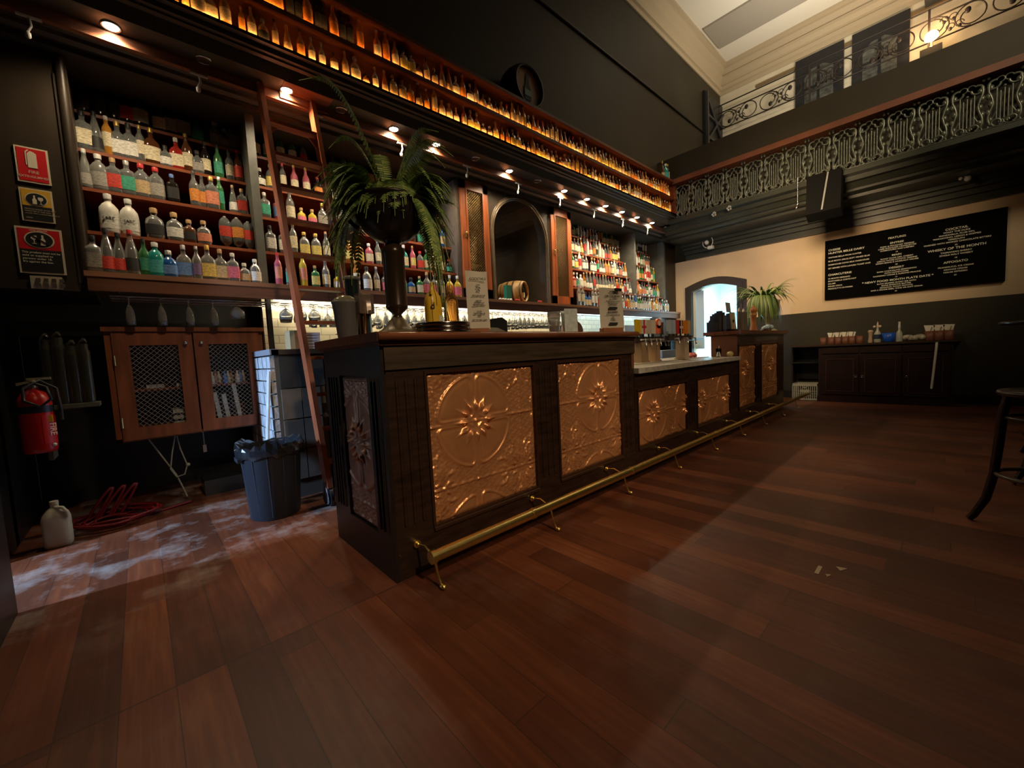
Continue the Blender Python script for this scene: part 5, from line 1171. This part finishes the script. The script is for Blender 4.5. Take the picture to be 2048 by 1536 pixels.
# ================================================================== LEFT SIDE: signs, extinguisher, sleeves, bin
YS = 3.866
def sign_plate(name, x0, x1, z0, z1, lab, frame=(.66, .58, .42)):
    t = thing(name, ((x0+x1)/2, YS, z0), lab, 'sign')
    MB().box(x0, x1, YS-.004, YS+.003, z0, z1).build('border', mat('sign_border', frame, .5), t); return t
def rect(t, nm, x0, x1, z0, z1, m, lift=.0055): return MB().box(x0, x1, YS-lift, YS-lift+.001, z0, z1).build(nm, m, t)
SR = mat('sign_red', (.60, .012, .015), .45); SY = mat('sign_yellow', (.72, .40, .03), .5); SB = mat('sign_black', (.012, .012, .012), .5); SW = mat('sign_cream', (.72, .66, .50), .5)
s1 = sign_plate('fire_extinguisher_sign', -.437, -.300, 2.196, 2.408, 'red FIRE EXTINGUISHER sign, topmost on the dark left pillar')
rect(s1, 'red_field', -.428, -.309, 2.205, 2.399, SR)
MB().prism([(-.387, 2.285), (-.349, 2.285), (-.349, 2.372), (-.362, 2.382), (-.372, 2.385), (-.380, 2.378), (-.387, 2.368)], 'y', YS-.0075, YS-.006).prism([(-.395, 2.30), (-.390, 2.30), (-.390, 2.375), (-.378, 2.39), (-.383, 2.392), (-.395, 2.378)], 'y', YS-.0075, YS-.006).build('extinguisher_symbol', SW, s1)
R0 = (pi/2, 0, 0)
join_text([('FIRE', (-.368, YS-.006, 2.252), .024, R0, 'CENTER', 1.0), ('EXTINGUISHER', (-.368, YS-.006, 2.225), .0185, R0, 'CENTER', 1.0)], 'lettering', mat('sign_pinkish', (.75, .45, .36), .5), s1)
def oval(t, cx_, cz, a, b):
    def pts(k): return [(cx_+a*k*cos(2*pi*i/28), cz+b*k*sin(2*pi*i/28)) for i in range(28)]
    MB().prism(pts(1.12), 'y', YS-.0068, YS-.0060).build('oval_ring', SW, t); MB().prism(pts(1), 'y', YS-.0078, YS-.0069).build('oval', SB, t)
def bottle_sym(cx_, cz, s): return [(cx_+a*s, cz+b*s) for a, b in ((-.5, -1.5), (.5, -1.5), (.5, .1), (.2, .55), (.2, 1.5), (-.2, 1.5), (-.2, .55), (-.5, .1))]
def glass_sym(mb, cx_, cz, s, y0, y1):
    mb.prism([(cx_-.5*s, cz+1*s), (cx_+.5*s, cz+1*s), (cx_+.55*s, cz+.3*s), (cx_+.2*s, cz-.1*s), (cx_-.2*s, cz-.1*s), (cx_-.55*s, cz+.3*s)], 'y', y0, y1).prism([(cx_-.07*s, cz-1*s), (cx_+.07*s, cz-1*s), (cx_+.07*s, cz), (cx_-.07*s, cz)], 'y', y0, y1).prism([(cx_-.4*s, cz-1.12*s), (cx_+.4*s, cz-1.12*s), (cx_+.4*s, cz-1*s), (cx_-.4*s, cz-1*s)], 'y', y0, y1)
s2 = sign_plate('licence_sign', -.440, -.304, 1.962, 2.160, 'yellow and black sign with bottle and glass symbol, middle one on the left pillar')
rect(s2, 'yellow_field', -.432, -.312, 2.055, 2.152, SY); rect(s2, 'black_field', -.432, -.312, 1.970, 2.055, SB)
oval(s2, -.372, 2.096, .042, .036)
mb = MB().prism(bottle_sym(-.380, 2.092, .0175), 'y', YS-.0092, YS-.008); glass_sym(mb, -.355, 2.090, .020, YS-.0092, YS-.008); mb.build('symbol', SW, s2)
join_text([('PERSONS UNDER 18 ARE NOT', (-.426, YS-.006, 2.032), .0095, R0, 'LEFT', 1), ('PERMITTED IN THIS AREA', (-.426, YS-.006, 2.019), .0095, R0, 'LEFT', 1), ('UNLESS WITH A RESPONSIBLE ADULT', (-.426, YS-.006, 2.006), .0085, R0, 'LEFT', 1), ('NSW', (-.424, YS-.006, 1.978), .012, R0, 'LEFT', 1)], 'lettering', mat('sign_dim_text', (.40, .34, .24), .5), s2)
s3 = sign_plate('under_eighteen_sign', -.478, -.285, 1.643, 1.924, 'red and black under-18 alcohol warning sign, lowest and largest on the left pillar')
rect(s3, 'red_field', -.468, -.295, 1.790, 1.914, SR); rect(s3, 'black_field', -.468, -.295, 1.653, 1.790, SB)
oval(s3, -.382, 1.850, .056, .046)
mb = MB().prism(bottle_sym(-.368, 1.848, .021), 'y', YS-.0092, YS-.008); glass_sym(mb, -.404, 1.850, .023, YS-.0092, YS-.008); mb.build('symbol', SW, s3)
MB().prism([(-.418, 1.874), (-.413, 1.880), (-.345, 1.826), (-.350, 1.820)], 'y', YS-.0105, YS-.0093).build('strike', SB, s3)
join_text([('NSW LIQUOR', (-.382, YS-.006, 1.902), .012, R0, 'CENTER', 1), ('This product must not be', (-.460, YS-.006, 1.766), .0165, R0, 'LEFT', .92), ('sold or supplied to', (-.460, YS-.006, 1.747), .0165, R0, 'LEFT', 1), ('persons under 18.', (-.460, YS-.006, 1.728), .0165, R0, 'LEFT', 1), ("It's against the law.", (-.460, YS-.006, 1.709), .0165, R0, 'LEFT', 1)], 'lettering', SW, s3)
sw = thing('switch_plate', (-.375, YS, 1.56), 'cream wall plate with eight light switches under the signs', 'light switch')
MB().box(-.442, -.308, YS-.008, YS+.003, 1.550, 1.628).build('plate', mat('switch_cream', (.50, .44, .32), .5), sw)
k = 0
for zz in (1.573, 1.606):
    for j in range(4): MB().obox((-.425+.033*j+.017, YS-.012, zz), (.009, .005, .010), 0, 0, .25).build('switch', mat('switch_rocker', (.30, .25, .16), .4), sw)
# fire extinguisher
fe = thing('fire_extinguisher', (-.445, 3.62, .55), 'red fire extinguisher with black band and hose on the far left', 'fire extinguisher')
FX, FY = -.462, 3.62; RP = mat('extinguisher_red', (.38, .008, .006), .3)
MB().lathe([(.062, 0), (.068, .008), (.070, .03), (.070, .285), (.066, .32), (.048, .35), (.024, .368), (.02, .38)], (FX, FY, .56), 28).build('cylinder', RP, fe)
MB().lathe([(.0715, .235), (.0715, .275)], (FX, FY, .56), 28).build('band', BLACKPLASTIC, fe)
MB().cyl((FX, FY, .935), (FX, FY, .985), .018, n=12).box(FX-.02, FX+.075, FY-.012, FY+.012, .985, .998).prism([(FX-.06, .955), (FX+.01, .975), (FX+.01, .985), (FX-.06, .972)], 'y', FY-.012, FY+.012).build('valve', mat('valve_pale', (.42, .38, .26), .4, metal=.4), fe)
MB().tube([(FX, FY-.02, .97), (FX+.06, FY-.07, .94), (FX+.075, FY-.085, .87), (FX+.03, FY-.088, .83), (FX-.03, FY-.08, .87), (FX-.03, FY-.06, .94), (FX+.03, FY-.02, .98), (FX+.09, FY, .93), (FX+.10, FY-.01, .80), (FX+.10, FY-.02, .74)], .0085, 8).build('hose', BLACKPLASTIC, fe)
lb = MB().lathe([(.0712, .05), (.0712, .215)], (FX, FY, .56), 28, a0=-1.2, a1=.2).build('label', mat('extinguisher_label', (.42, .012, .01), .4), fe)
join_text([('FIRE', (FX+.052, FY-.052, .73), .045, (pi/2, pi/2, .75), 'LEFT', .9)], 'lettering', mat('sign_pinkish', (.75, .45, .36), .5), fe)
MB().ball((FX+.06, FY-.042, .60), .010, 8).build('seal', WHITEMETAL, fe)
MB().box(FX+.045, FX+.066, FY-.052, FY-.035, .735, .775).build('tag', SY, fe)
# clear cup sleeves on a narrow shelf
SL = mat('clear_sleeve', (.30, .30, .22), .06, trans=.92, bump=.25, bscale=14)
for i, (x, h, r) in enumerate(((-.405, .40, .030), (-.355, .41, .036), (-.30, .36, .034), (-.248, .37, .033))):
    mb = MB(); nr = 22; mb.lathe([(r*(.90+.06*(j % 2))*(1 if j < nr-2 else .8), h*j/nr) for j in range(nr+1)], (x, 3.72, .826), 16)
    mb.tube([(x-.01, 3.72, .826+h), (x+.012, 3.71, .85+h), (x+.02, 3.70, .835+h)], [.012, .016, .004], 5)
    o = mb.build('cup_sleeve', SL, loc=(x, 3.72, .826)); tag(o, 'tall clear sleeve of stacked cups, %s from the extinguisher' % ordinal(i+1), 'cup sleeve', 'clear cup sleeves on the dark shelf')
o = MB().box(-.44, -.20, 3.64, 3.82, .80, .825).box(-.44, -.42, 3.64, 3.82, .50, .80).build('wall_shelf', mat('dark_shelf_edge', (.08, .08, .06), .4), loc=(-.3, 3.7, .80)); tag(o, 'narrow dark shelf holding the clear cup sleeves', 'shelf')
# jug, red hoses, cables
t = thing('plastic_jug', (-.43, 3.60, 0), 'translucent white plastic jug on the floor at the far left', 'jug')
MB().lathe([(.050, 0), (.058, .01), (.060, .03), (.060, .165), (.052, .195), (.030, .225), (.018, .235), (.017, .25)], (-.435, 3.56, 0), 22, p=4, sy=.85).build('body', mat('milky_plastic', (.62, .60, .46), .35, trans=.15), t)
MB().tube([(-.435, 3.55, .235), (-.40, 3.52, .232), (-.385, 3.52, .20), (-.385, 3.52, .17)], .009, 8).build('handle', mat('milky_plastic', (.62, .60, .46), .35), t)
MB().cyl((-.435, 3.56, .25), (-.435, 3.56, .27), .019, n=14).build('cap', mat('milky_cap', (.5, .46, .34), .4), t)
t = MB(); rg = random.Random(2)
for k in range(6):
    cx_, cy_ = -.20+.03*rg.uniform(-1, 1), 3.78+.05*rg.uniform(-1, 1); R1 = .13+.02*k
    t.tube([(cx_+R1*cos(i*.35+k), cy_+R1*.8*sin(i*.35+k), .02+.008*k+.01*sin(i)) for i in range(20)], .008, 6)
for k in range(3):
    t.tube([(-.30+.06*k+.10*sin(i*.4), 3.86, .03+.20*sin(i*.35)) for i in range(10)], .009, 6)
t.tube([(-.1, 3.75, .01), (.05, 3.80, .01), (.2, 3.86, .012)], .008, 6)
tag(t.build('red_hose', mat('red_hose', (.17, .007, .009), .45), loc=(-.2, 3.78, 0)), 'tangled coil of red hose on the floor beside the white jug', 'hose')
t = MB(); t.tube([(.0+.02*i, 4.0, .52-.045*i) for i in range(8)]+[(.17, 4.0, .10), (.19, 4.0, .02)], .006, 6)
tag(t.build('hanging_cable', mat('yellow_grey_cable', (.28, .27, .18), .5), loc=(.05, 4.0, .0)), 'pale cable hanging straight below the left mesh cupboard door', 'cable')
t = MB(); t.tube([(.16, 3.98, .52), (.13, 3.98, .38), (.11, 3.98, .26), (.14, 3.98, .19), (.19, 3.98, .20), (.21, 3.98, .27), (.18, 3.98, .40), (.165, 3.98, .52)], .005, 6).ball((.215, 3.98, .27), .015, 8)
tag(t.build('hanging_cable', mat('yellow_grey_cable', (.28, .27, .18), .5), loc=(.16, 3.98, .2)), 'pale looped cable with a small plug below the mesh cupboard', 'cable')
t = thing('bottle_opener', (.318, 3.87, .42), 'small steel opener on a dark strap hanging below the cupboard doors', 'opener')
MB().box(.315, .322, 3.865, 3.869, .42, .525).build('strap', mat('dark_strap', (.06, .06, .06), .6), t); MB().box(.308, .330, 3.862, 3.868, .365, .42).build('plate', STEEL, t)
o = MB().box(.30, .62, 3.95, 4.2, 0, .12).build('storage_box', mat('black_storage', (.02, .02, .022), .3), loc=(.45, 4.05, 0)); tag(o, 'low black storage box on the floor under the mesh cupboard', 'box')
# bin
bn = thing('rubbish_bin', (.585, 3.10, 0), 'round dark blue-grey rubbish bin with a black liner in front of the tiled pier', 'bin')
BX, BY = .60, 3.08; BM = mat('bin_plastic', (.020, .026, .036), .45)
mb = MB().lathe([(.140, 0), (.148, .006), (.175, .44), (.185, .45), (.192, .462), (.190, .475), (.176, .475), (.168, .44), (.14, .02), (.001, .02)], (BX, BY, 0), 36)
mb.build('tub', BM, bn)
mb = MB()
for k in range(12):
    a = 2*pi*k/12+.2; mb.tube([(BX+.144*cos(a), BY+.144*sin(a), .02), (BX+.174*cos(a), BY+.174*sin(a), .43)], .006, 4)
mb.build('rib', BM, bn)
vs = []; n = 40; rg = random.Random(8); prof = [(.150, .36), (.172, .47), (.190, .486), (.199, .470), (.196, .435), (.188, .415)]
offs = [[rg.uniform(-1, 1) for _ in range(n)] for _ in prof]
for j, (r, z) in enumerate(prof):
    for i in range(n):
        a = 2*pi*i/n; w = offs[j][i]; vs.append((BX+(r+.006*w)*cos(a), BY+(r+.006*w)*sin(a), z+.014*w*(1 if j in (1, 2, 5) else .3)+(.03*max(0, sin(3*a+.6)) if j in (1, 2) else 0)))
MB().add(vs, [(j*n+i, j*n+(i+1) % n, (j+1)*n+(i+1) % n, (j+1)*n+i) for j in range(len(prof)-1) for i in range(n)], 0, False).build('liner', mat('black_liner', (.016, .018, .022), .12, coat=.5), bn, fixn=False)
for s_ in (-1, 1): MB().box(BX+s_*.185-.012, BX+s_*.185+.012, BY-.06, BY+.06, .395, .42).build('handle', BM, bn)
o = MB().obox((.640, 3.335, .482), (.006, .034, .48), 0, .10).build('leaning_board', mat('white_blue_board', (.62, .66, .70), .5, noise=.2, nscale=12), loc=(.64, 3.335, 0)); tag(o, 'pale narrow board leaning against the brick pier behind the bin', 'board')

# ================================================================== FAR WALL: menu board, sideboard
mbd = thing('menu_board', (8.22, .475, 1.61), 'large black menu board with white lettering on the cream far wall', 'menu board')
MB().box(8.195, 8.25, -.452, 1.393, 1.608, 2.528).build('panel', mat('board_black', (.003, .003, .003), .9, spec=.05), mbd)
CH = mat('board_lettering', (.66, .66, .54), .7); RB = (pi/2, 0, -pi/2); T = []; XB = 8.193
def bl(st, y, z, size, al='CENTER', sx=1.0): T.append((st, (XB, y, z), size, RB, al, sx))
z = 2.36
for st, s_ in (('CHEESE', .040), ('HUNTER BELLE DAIRY', .040)): bl(st, 1.35, z, s_, 'LEFT', 1.1); z -= .048
for st in ('VINTAGE BELLA FROM HUNTER', 'BLUE MOON (MILD) SOFT VEINED BLUE', 'FARMHOUSE COWS MILK FARMHOUSE', 'SET SERVED WITH LAVOSH TOAST AND'): z -= .016; bl(st, 1.35, z, .028, 'LEFT', 1.0); z -= .040
z = 1.975; bl('CHARCUTERIE', 1.35, z, .040, 'LEFT', 1.1); z -= .055
for st in ('20 MONTH SERRANO', 'MORTADELLA CORTE HOT', 'SALAMI', 'POLISH SPECK', 'PROSCIUTTO DI PARMA'): bl(st, 1.35, z, .028, 'LEFT', 1.0); z -= .040
z = 2.385; YC = .56
for st, s_, dz in (('FEATURES', .042, .085), ('ENTREE', .042, .042), ('PORK & PISTACHIO TERRINE', .028, .032), ('LAMB SHOULDER CROQUETTES', .028, .032), ('CHIMICHURRI AND LABNEH', .028, .045), ('19', .026, .052), ('MAIN', .042, .042), ('ROAST DUCK LEG, CHERRY', .028, .034), ('LEMON THYME POTATO TERRINE', .028, .034), ('GREEN BEANS & HAZELNUT CRUMB', .028, .045), ('38', .026, .055),
                  ('DESSERT', .042, .042), ('DARK CHOCOLATE SEMIFREDDO', .028, .034), ('WITH HONEYCOMB', .028, .034), ('RASPBERRY CREAM & ALMOND PRALINE', .028, .042), ('15', .026, .052), ('* NEWY FOOD MONTH PLATE DATE *', .044, .042), ('SLOW BRAISED SHORT RIB WITH', .028, .034), ('BONE MARROW BUTTER', .028, .034), ('SEASONAL ROAST POTATO', .028, .034), ('AND A MIDDIE BEER, WINE OR SOFT DRINK', .028, .042), ('45', .026, .04)):
    bl(st, YC, z, s_*.86, 'CENTER', 1.15); z -= dz*.86
z = 2.36; YC = -.02
for st, s_, dz in (('COCKTAIL', .042, .036), ('WHAT THE DUKE', .030, .034), ('MANZANILLA, PLUM GIN,', .028, .034), ('MARASCHINO, LEMON & HOPPED', .028, .034), ('VERMOUTH', .028, .034), ('FINISHED WITH SMOKED CHOCOLATE BITTERS', .028, .042), ('22', .026, .048), ('WHISKY OF THE MONTH', .046, .045), ('TASMANIAN SHERRY', .030, .036), ('SINGLE MALT WHISKY', .030, .045), ('18', .026, .058), ('AFFOGATO', .042, .060), ('FRANGELICO, ICE CREAM', .028, .036), ('ORANGE CREAM', .028, .036), ('HOUSE ESPRESSO', .028, .044), ('20', .026, .04)):
    bl(st, YC, z, s_*.92, 'CENTER', 1.1); z -= dz*.98
join_text(T, 'lettering', CH, mbd, True)
SBW = mat('sideboard_wood', (.016, .006, .005), .4, noise=.3, nscale=5)
sd_ = thing('sideboard', (8.1, .7, 0), 'long dark sideboard under the menu board', 'sideboard')
MB().box(7.90, 8.22, -.03, 1.415, .08, .86).box(7.88, 8.22, -.04, 1.425, .0, .08).build('carcass', SBW, sd_)
MB().box(7.86, 8.24, -.10, 1.80, .865, .892).build('top', mat('sideboard_top', (.045, .028, .020), .3), sd_)
for i, (a, b) in enumerate(((.93, 1.37), (.47, .91), (.01, .45))):
    d = MB().box(7.882, 7.90, a, b, .12, .72).build('door', SBW, sd_)
    m_ = MB()
    for (e0, e1, g0, g1) in ((a+.05, b-.05, .655, .665), (a+.05, b-.05, .165, .175), (a+.05, a+.06, .17, .66), (b-.06, b-.05, .17, .66)): m_.box(7.874, 7.884, e0, e1, g0, g1)
    m_.build('door_moulding', mat('sideboard_moulding', (.06, .03, .025), .25), d)
    ky = (a+.03) if i == 0 else ((b-.03) if i == 1 else (b-.03))
    MB().tube([(7.875, ky+.015*cos(j*pi/5), .40+.015*sin(j*pi/5)) for j in range(10)], .003, 5).build('ring_pull', STEEL, d)
    MB().box(7.882, 7.90, a, b, .75, .84).build('drawer', SBW, sd_)
lg = thing('shelf_unit', (8.0, 1.6, 0), 'small black open shelf unit between the crate and the far wall', 'shelf unit')
MB().box(7.98, 8.22, 1.77, 1.79, 0, .865).box(7.95, 8.22, 1.43, 1.79, .60, .62).box(8.20, 8.22, 1.43, 1.79, .33, .86).build('frame', BLACKPAINT, lg)
cr = thing('milk_crate', (7.95, 1.6, 0), 'grey slotted plastic crate on the floor left of the sideboard', 'crate')
CM_ = mat('crate_grey', (.36, .35, .27), .5); c = MB(); x0 = 7.90
for z0_, z1_ in ((0, .03), (.235, .275)): c.box(x0, x0+.012, 1.43, 1.76, z0_, z1_)
for i in range(13): y = 1.43+.325*i/12; c.box(x0, x0+.008, y, y+.011, .03, .235)
for z in (.07, .11, .15): c.box(x0, x0+.009, 1.43, 1.76, z, z+.007)
c.box(x0-.002, x0+.012, 1.53, 1.65, .13, .175).tube([(x0, 1.56, .235), (x0, 1.595, .19), (x0, 1.63, .235)], .010, 5)
c.build('front', CM_, cr)
c = MB()
for y in (1.43, 1.748): 
    for z0_, z1_ in ((0, .03), (.235, .275)): c.box(x0+.012, x0+.28, y, y+.012, z0_, z1_)
    for i in range(8): c.box(x0+.03+i*.032, x0+.04+i*.032, y, y+.008, .03, .235)
c.box(x0+.27, x0+.28, 1.43, 1.76, .235, .275).box(x0, x0+.28, 1.43, 1.76, 0, .008)
c.build('side', CM_, cr)
# things on the sideboard
ZS = .893; TERR = mat('terracotta_holder', (.15, .050, .022), .5, noise=.2)
def cutlery(y, i, n_, paper=True, big=1.0, grp='cutlery holders left on the sideboard', side='left'):
    t = thing('cutlery_holder', (8.0, y, ZS), 'brown holder %s on the %s end of the sideboard, %s from the left' % ('with white napkins' if paper else 'without napkins', side, ordinal(i+1)), 'holder', grp)
    MB().lathe([(.038*big, 0), (.040*big, .005), (.044*big, .11*big), (.040*big, .11*big), (.036*big, .01)], (8.0, y, ZS), 14, p=4).build('pot', TERR, t)
    if paper:
        m_ = MB(); m_.prism([(y-.025*big, ZS+.08), (y+.025*big, ZS+.08), (y+.05*big, ZS+.18*big), (y-.045*big, ZS+.175*big)], 'x', 7.985, 8.015); m_.build('napkin', mat('napkin_white', (.72, .68, .55), .8), t)
        m_ = MB().tube([(8.02, y, ZS+.06), (8.03, y+.03, ZS+.19)], .004, 5).tube([(7.98, y, ZS+.06), (7.97, y-.02, ZS+.18)], .004, 5); m_.build('cutlery', STEEL, t)
for i, (y, p) in enumerate(((1.37, False), (1.27, True), (1.185, True), (1.10, True), (1.02, True), (.93, False))): cutlery(y, i, 6, p)
for i, y in enumerate((.20, .11, .02)): cutlery(y, i, 3, True, 1.15, 'cutlery holders right on the sideboard', 'right')
t = thing('pepper_grinder', (8.0, .80, ZS), 'pale grinder left of the tall oil bottle on the sideboard', 'grinder')
MB().lathe([(.028, 0), (.030, .02), (.022, .08), (.026, .14), (.030, .15), (.034, .17), (.02, .185)], (8.0, .81, ZS), 14).build('body', mat('pale_grinder', (.42, .30, .20), .4), t)
t = thing('oil_bottle', (8.0, .75, ZS), 'clear oil bottle with dark label and spout, left of the blue bowl', 'bottle')
MB().lathe([(.036, 0), (.04, .01), (.04, .13), (.015, .18), (.012, .22), (.012, .25)], (7.97, .73, ZS), 14).build('glass', mat('oil_glass', (.62, .64, .55), .06, trans=.4), t)
MB().lathe([(.0415, .05), (.0415, .115)], (7.97, .73, ZS), 14).build('label', mat('dark_oil_label', (.02, .03, .06), .5), t)
MB().lathe([(.013, .24), (.010, .27), (.004, .30)], (7.97, .73, ZS), 10).ball((7.97, .705, ZS+.23), .02, 8).ball((7.97, .765, ZS+.23), .018, 8).build('spout', mat('pale_pink_cap', (.62, .45, .36), .4), t)
t = MB().lathe([(.05, 0), (.055, .005), (.085, .13), (.081, .13), (.052, .01), (.001, .01)], (7.98, .61, ZS), 20).build('blue_bowl', mat('cobalt_blue', (.01, .08, .45), .35), loc=(7.98, .61, ZS)); tag(t, 'cobalt blue bowl in the middle of the sideboard', 'bowl')
t = thing('sauce_bottle', (8.0, .48, ZS), 'clear bottle with white spout right of the blue bowl', 'bottle')
MB().lathe([(.034, 0), (.036, .01), (.036, .12), (.015, .16), (.013, .2)], (7.97, .50, ZS), 14).build('glass', mat('oil_glass', (.62, .64, .55), .06, trans=.4), t)
MB().lathe([(.015, .195), (.012, .26), (.014, .28)], (7.97, .50, ZS), 10).build('spout', WHITEMETAL, t); MB().lathe([(.030, .01), (.030, .11)], (7.97, .50, ZS), 12).build('contents', mat('dark_sauce', (.06, .03, .02), .3), t)
t = MB()
for i in range(10): t.ball((7.98+.02*(i % 2), .27+.018*i, ZS+.045+.012*sin(i)), .045, 8, sz=.9-.05*(i % 3))
tag(t.build('wrapped_plates', mat('clear_wrap', (.50, .46, .34), .2, noise=.5, nscale=16, trans=.2), loc=(7.98, .35, ZS)), 'plastic-wrapped pile between the bottle and the right holders', 'bundle')
o = MB().cyl((7.862, .165, .24), (7.848, .125, .865), .013, n=8).build('white_pole', mat('white_pole', (.75, .72, .62), .4), loc=(7.83, .16, .24)); tag(o, 'white pole leaning on the front of the sideboard', 'pole')
# ================================================================== STOOLS AND TABLE AT THE RIGHT EDGE
BKW = mat('black_bentwood', (.012, .010, .012), .28)
def stool():
    t = thing('bar_stool', (0, 0, 0), '', 'stool')
    MB().lathe([(.001, .668), (.150, .668), (.170, .672), (.178, .682), (.172, .695), (.150, .698), (.14, .692), (.001, .690)], (0, 0, 0), 30).build('seat', BKW, t)
    for k in range(4):
        a = pi/2+k*pi/2
        pts = [(r*cos(a), r*sin(a), z) for r, z in ((.135, .67), (.150, .58), (.160, .42), (.172, .26), (.195, .13), (.235, .03), (.25, .008))]
        MB().tube(pts, [.018, .019, .019, .018, .018, .016, .014], 10).build('leg', BKW, t)
    MB().tube([(.165*cos(2*pi*i/32), .165*sin(2*pi*i/32), .27) for i in range(33)], .011, 8).build('foot_ring', mat('worn_ring', (.09, .075, .05), .3), t)
    MB().tube([(.14*cos(2*pi*i/32), .14*sin(2*pi*i/32), .56) for i in range(33)], .010, 8).build('upper_ring', BKW, t)
    return t
st0 = stool(); st0.location = (3.16, -.335, 0); st0['label'] = 'nearest black bentwood bar stool at the right edge of the photo'; st0['group'] = 'bentwood bar stools'
copy_tree(st0, (4.15, -.52, 0), .4, 'second black bar stool, directly behind the nearest one at the right edge')
copy_tree(st0, (5.0, -.60, 0), .9, 'farthest black bar stool at the right edge, by the dark table')
tb = thing('bar_table', (5.6, -.95, 0), 'dark high table at the right edge behind the stools', 'table')
MB().lathe([(.40, 1.03), (.42, 1.04), (.42, 1.06), (.40, 1.07), (.001, 1.07)], (6.0, -.72, 0), 30).build('top', BKW, tb)
MB().cyl((6.0, -.72, .03), (6.0, -.72, 1.03), .04, n=14).build('column', BKW, tb); MB().lathe([(.25, 0), (.25, .02), (.05, .05)], (6.0, -.72, 0), 24).build('base', BKW, tb)
# floor hatch plates and debris
PS = mat('pale_scrap', (.45, .36, .25), .6)
for pts, w in (([(2.04, .36), (2.12, .36), (2.12, .375), (2.04, .375)], 'longest strip-shaped'), ([(2.13, .30), (2.17, .28), (2.16, .32)], 'nearest-to-the-stool triangular'), ([(2.04, .33), (2.07, .32), (2.06, .34)], 'smallest')):
    o = MB().prism(pts, 'z', 0, .002).build('floor_scrap', PS, loc=(pts[0][0], pts[0][1], 0)); tag(o, w+' of three pale scraps on the open floor to the right', 'scrap', 'pale scraps on the floor')
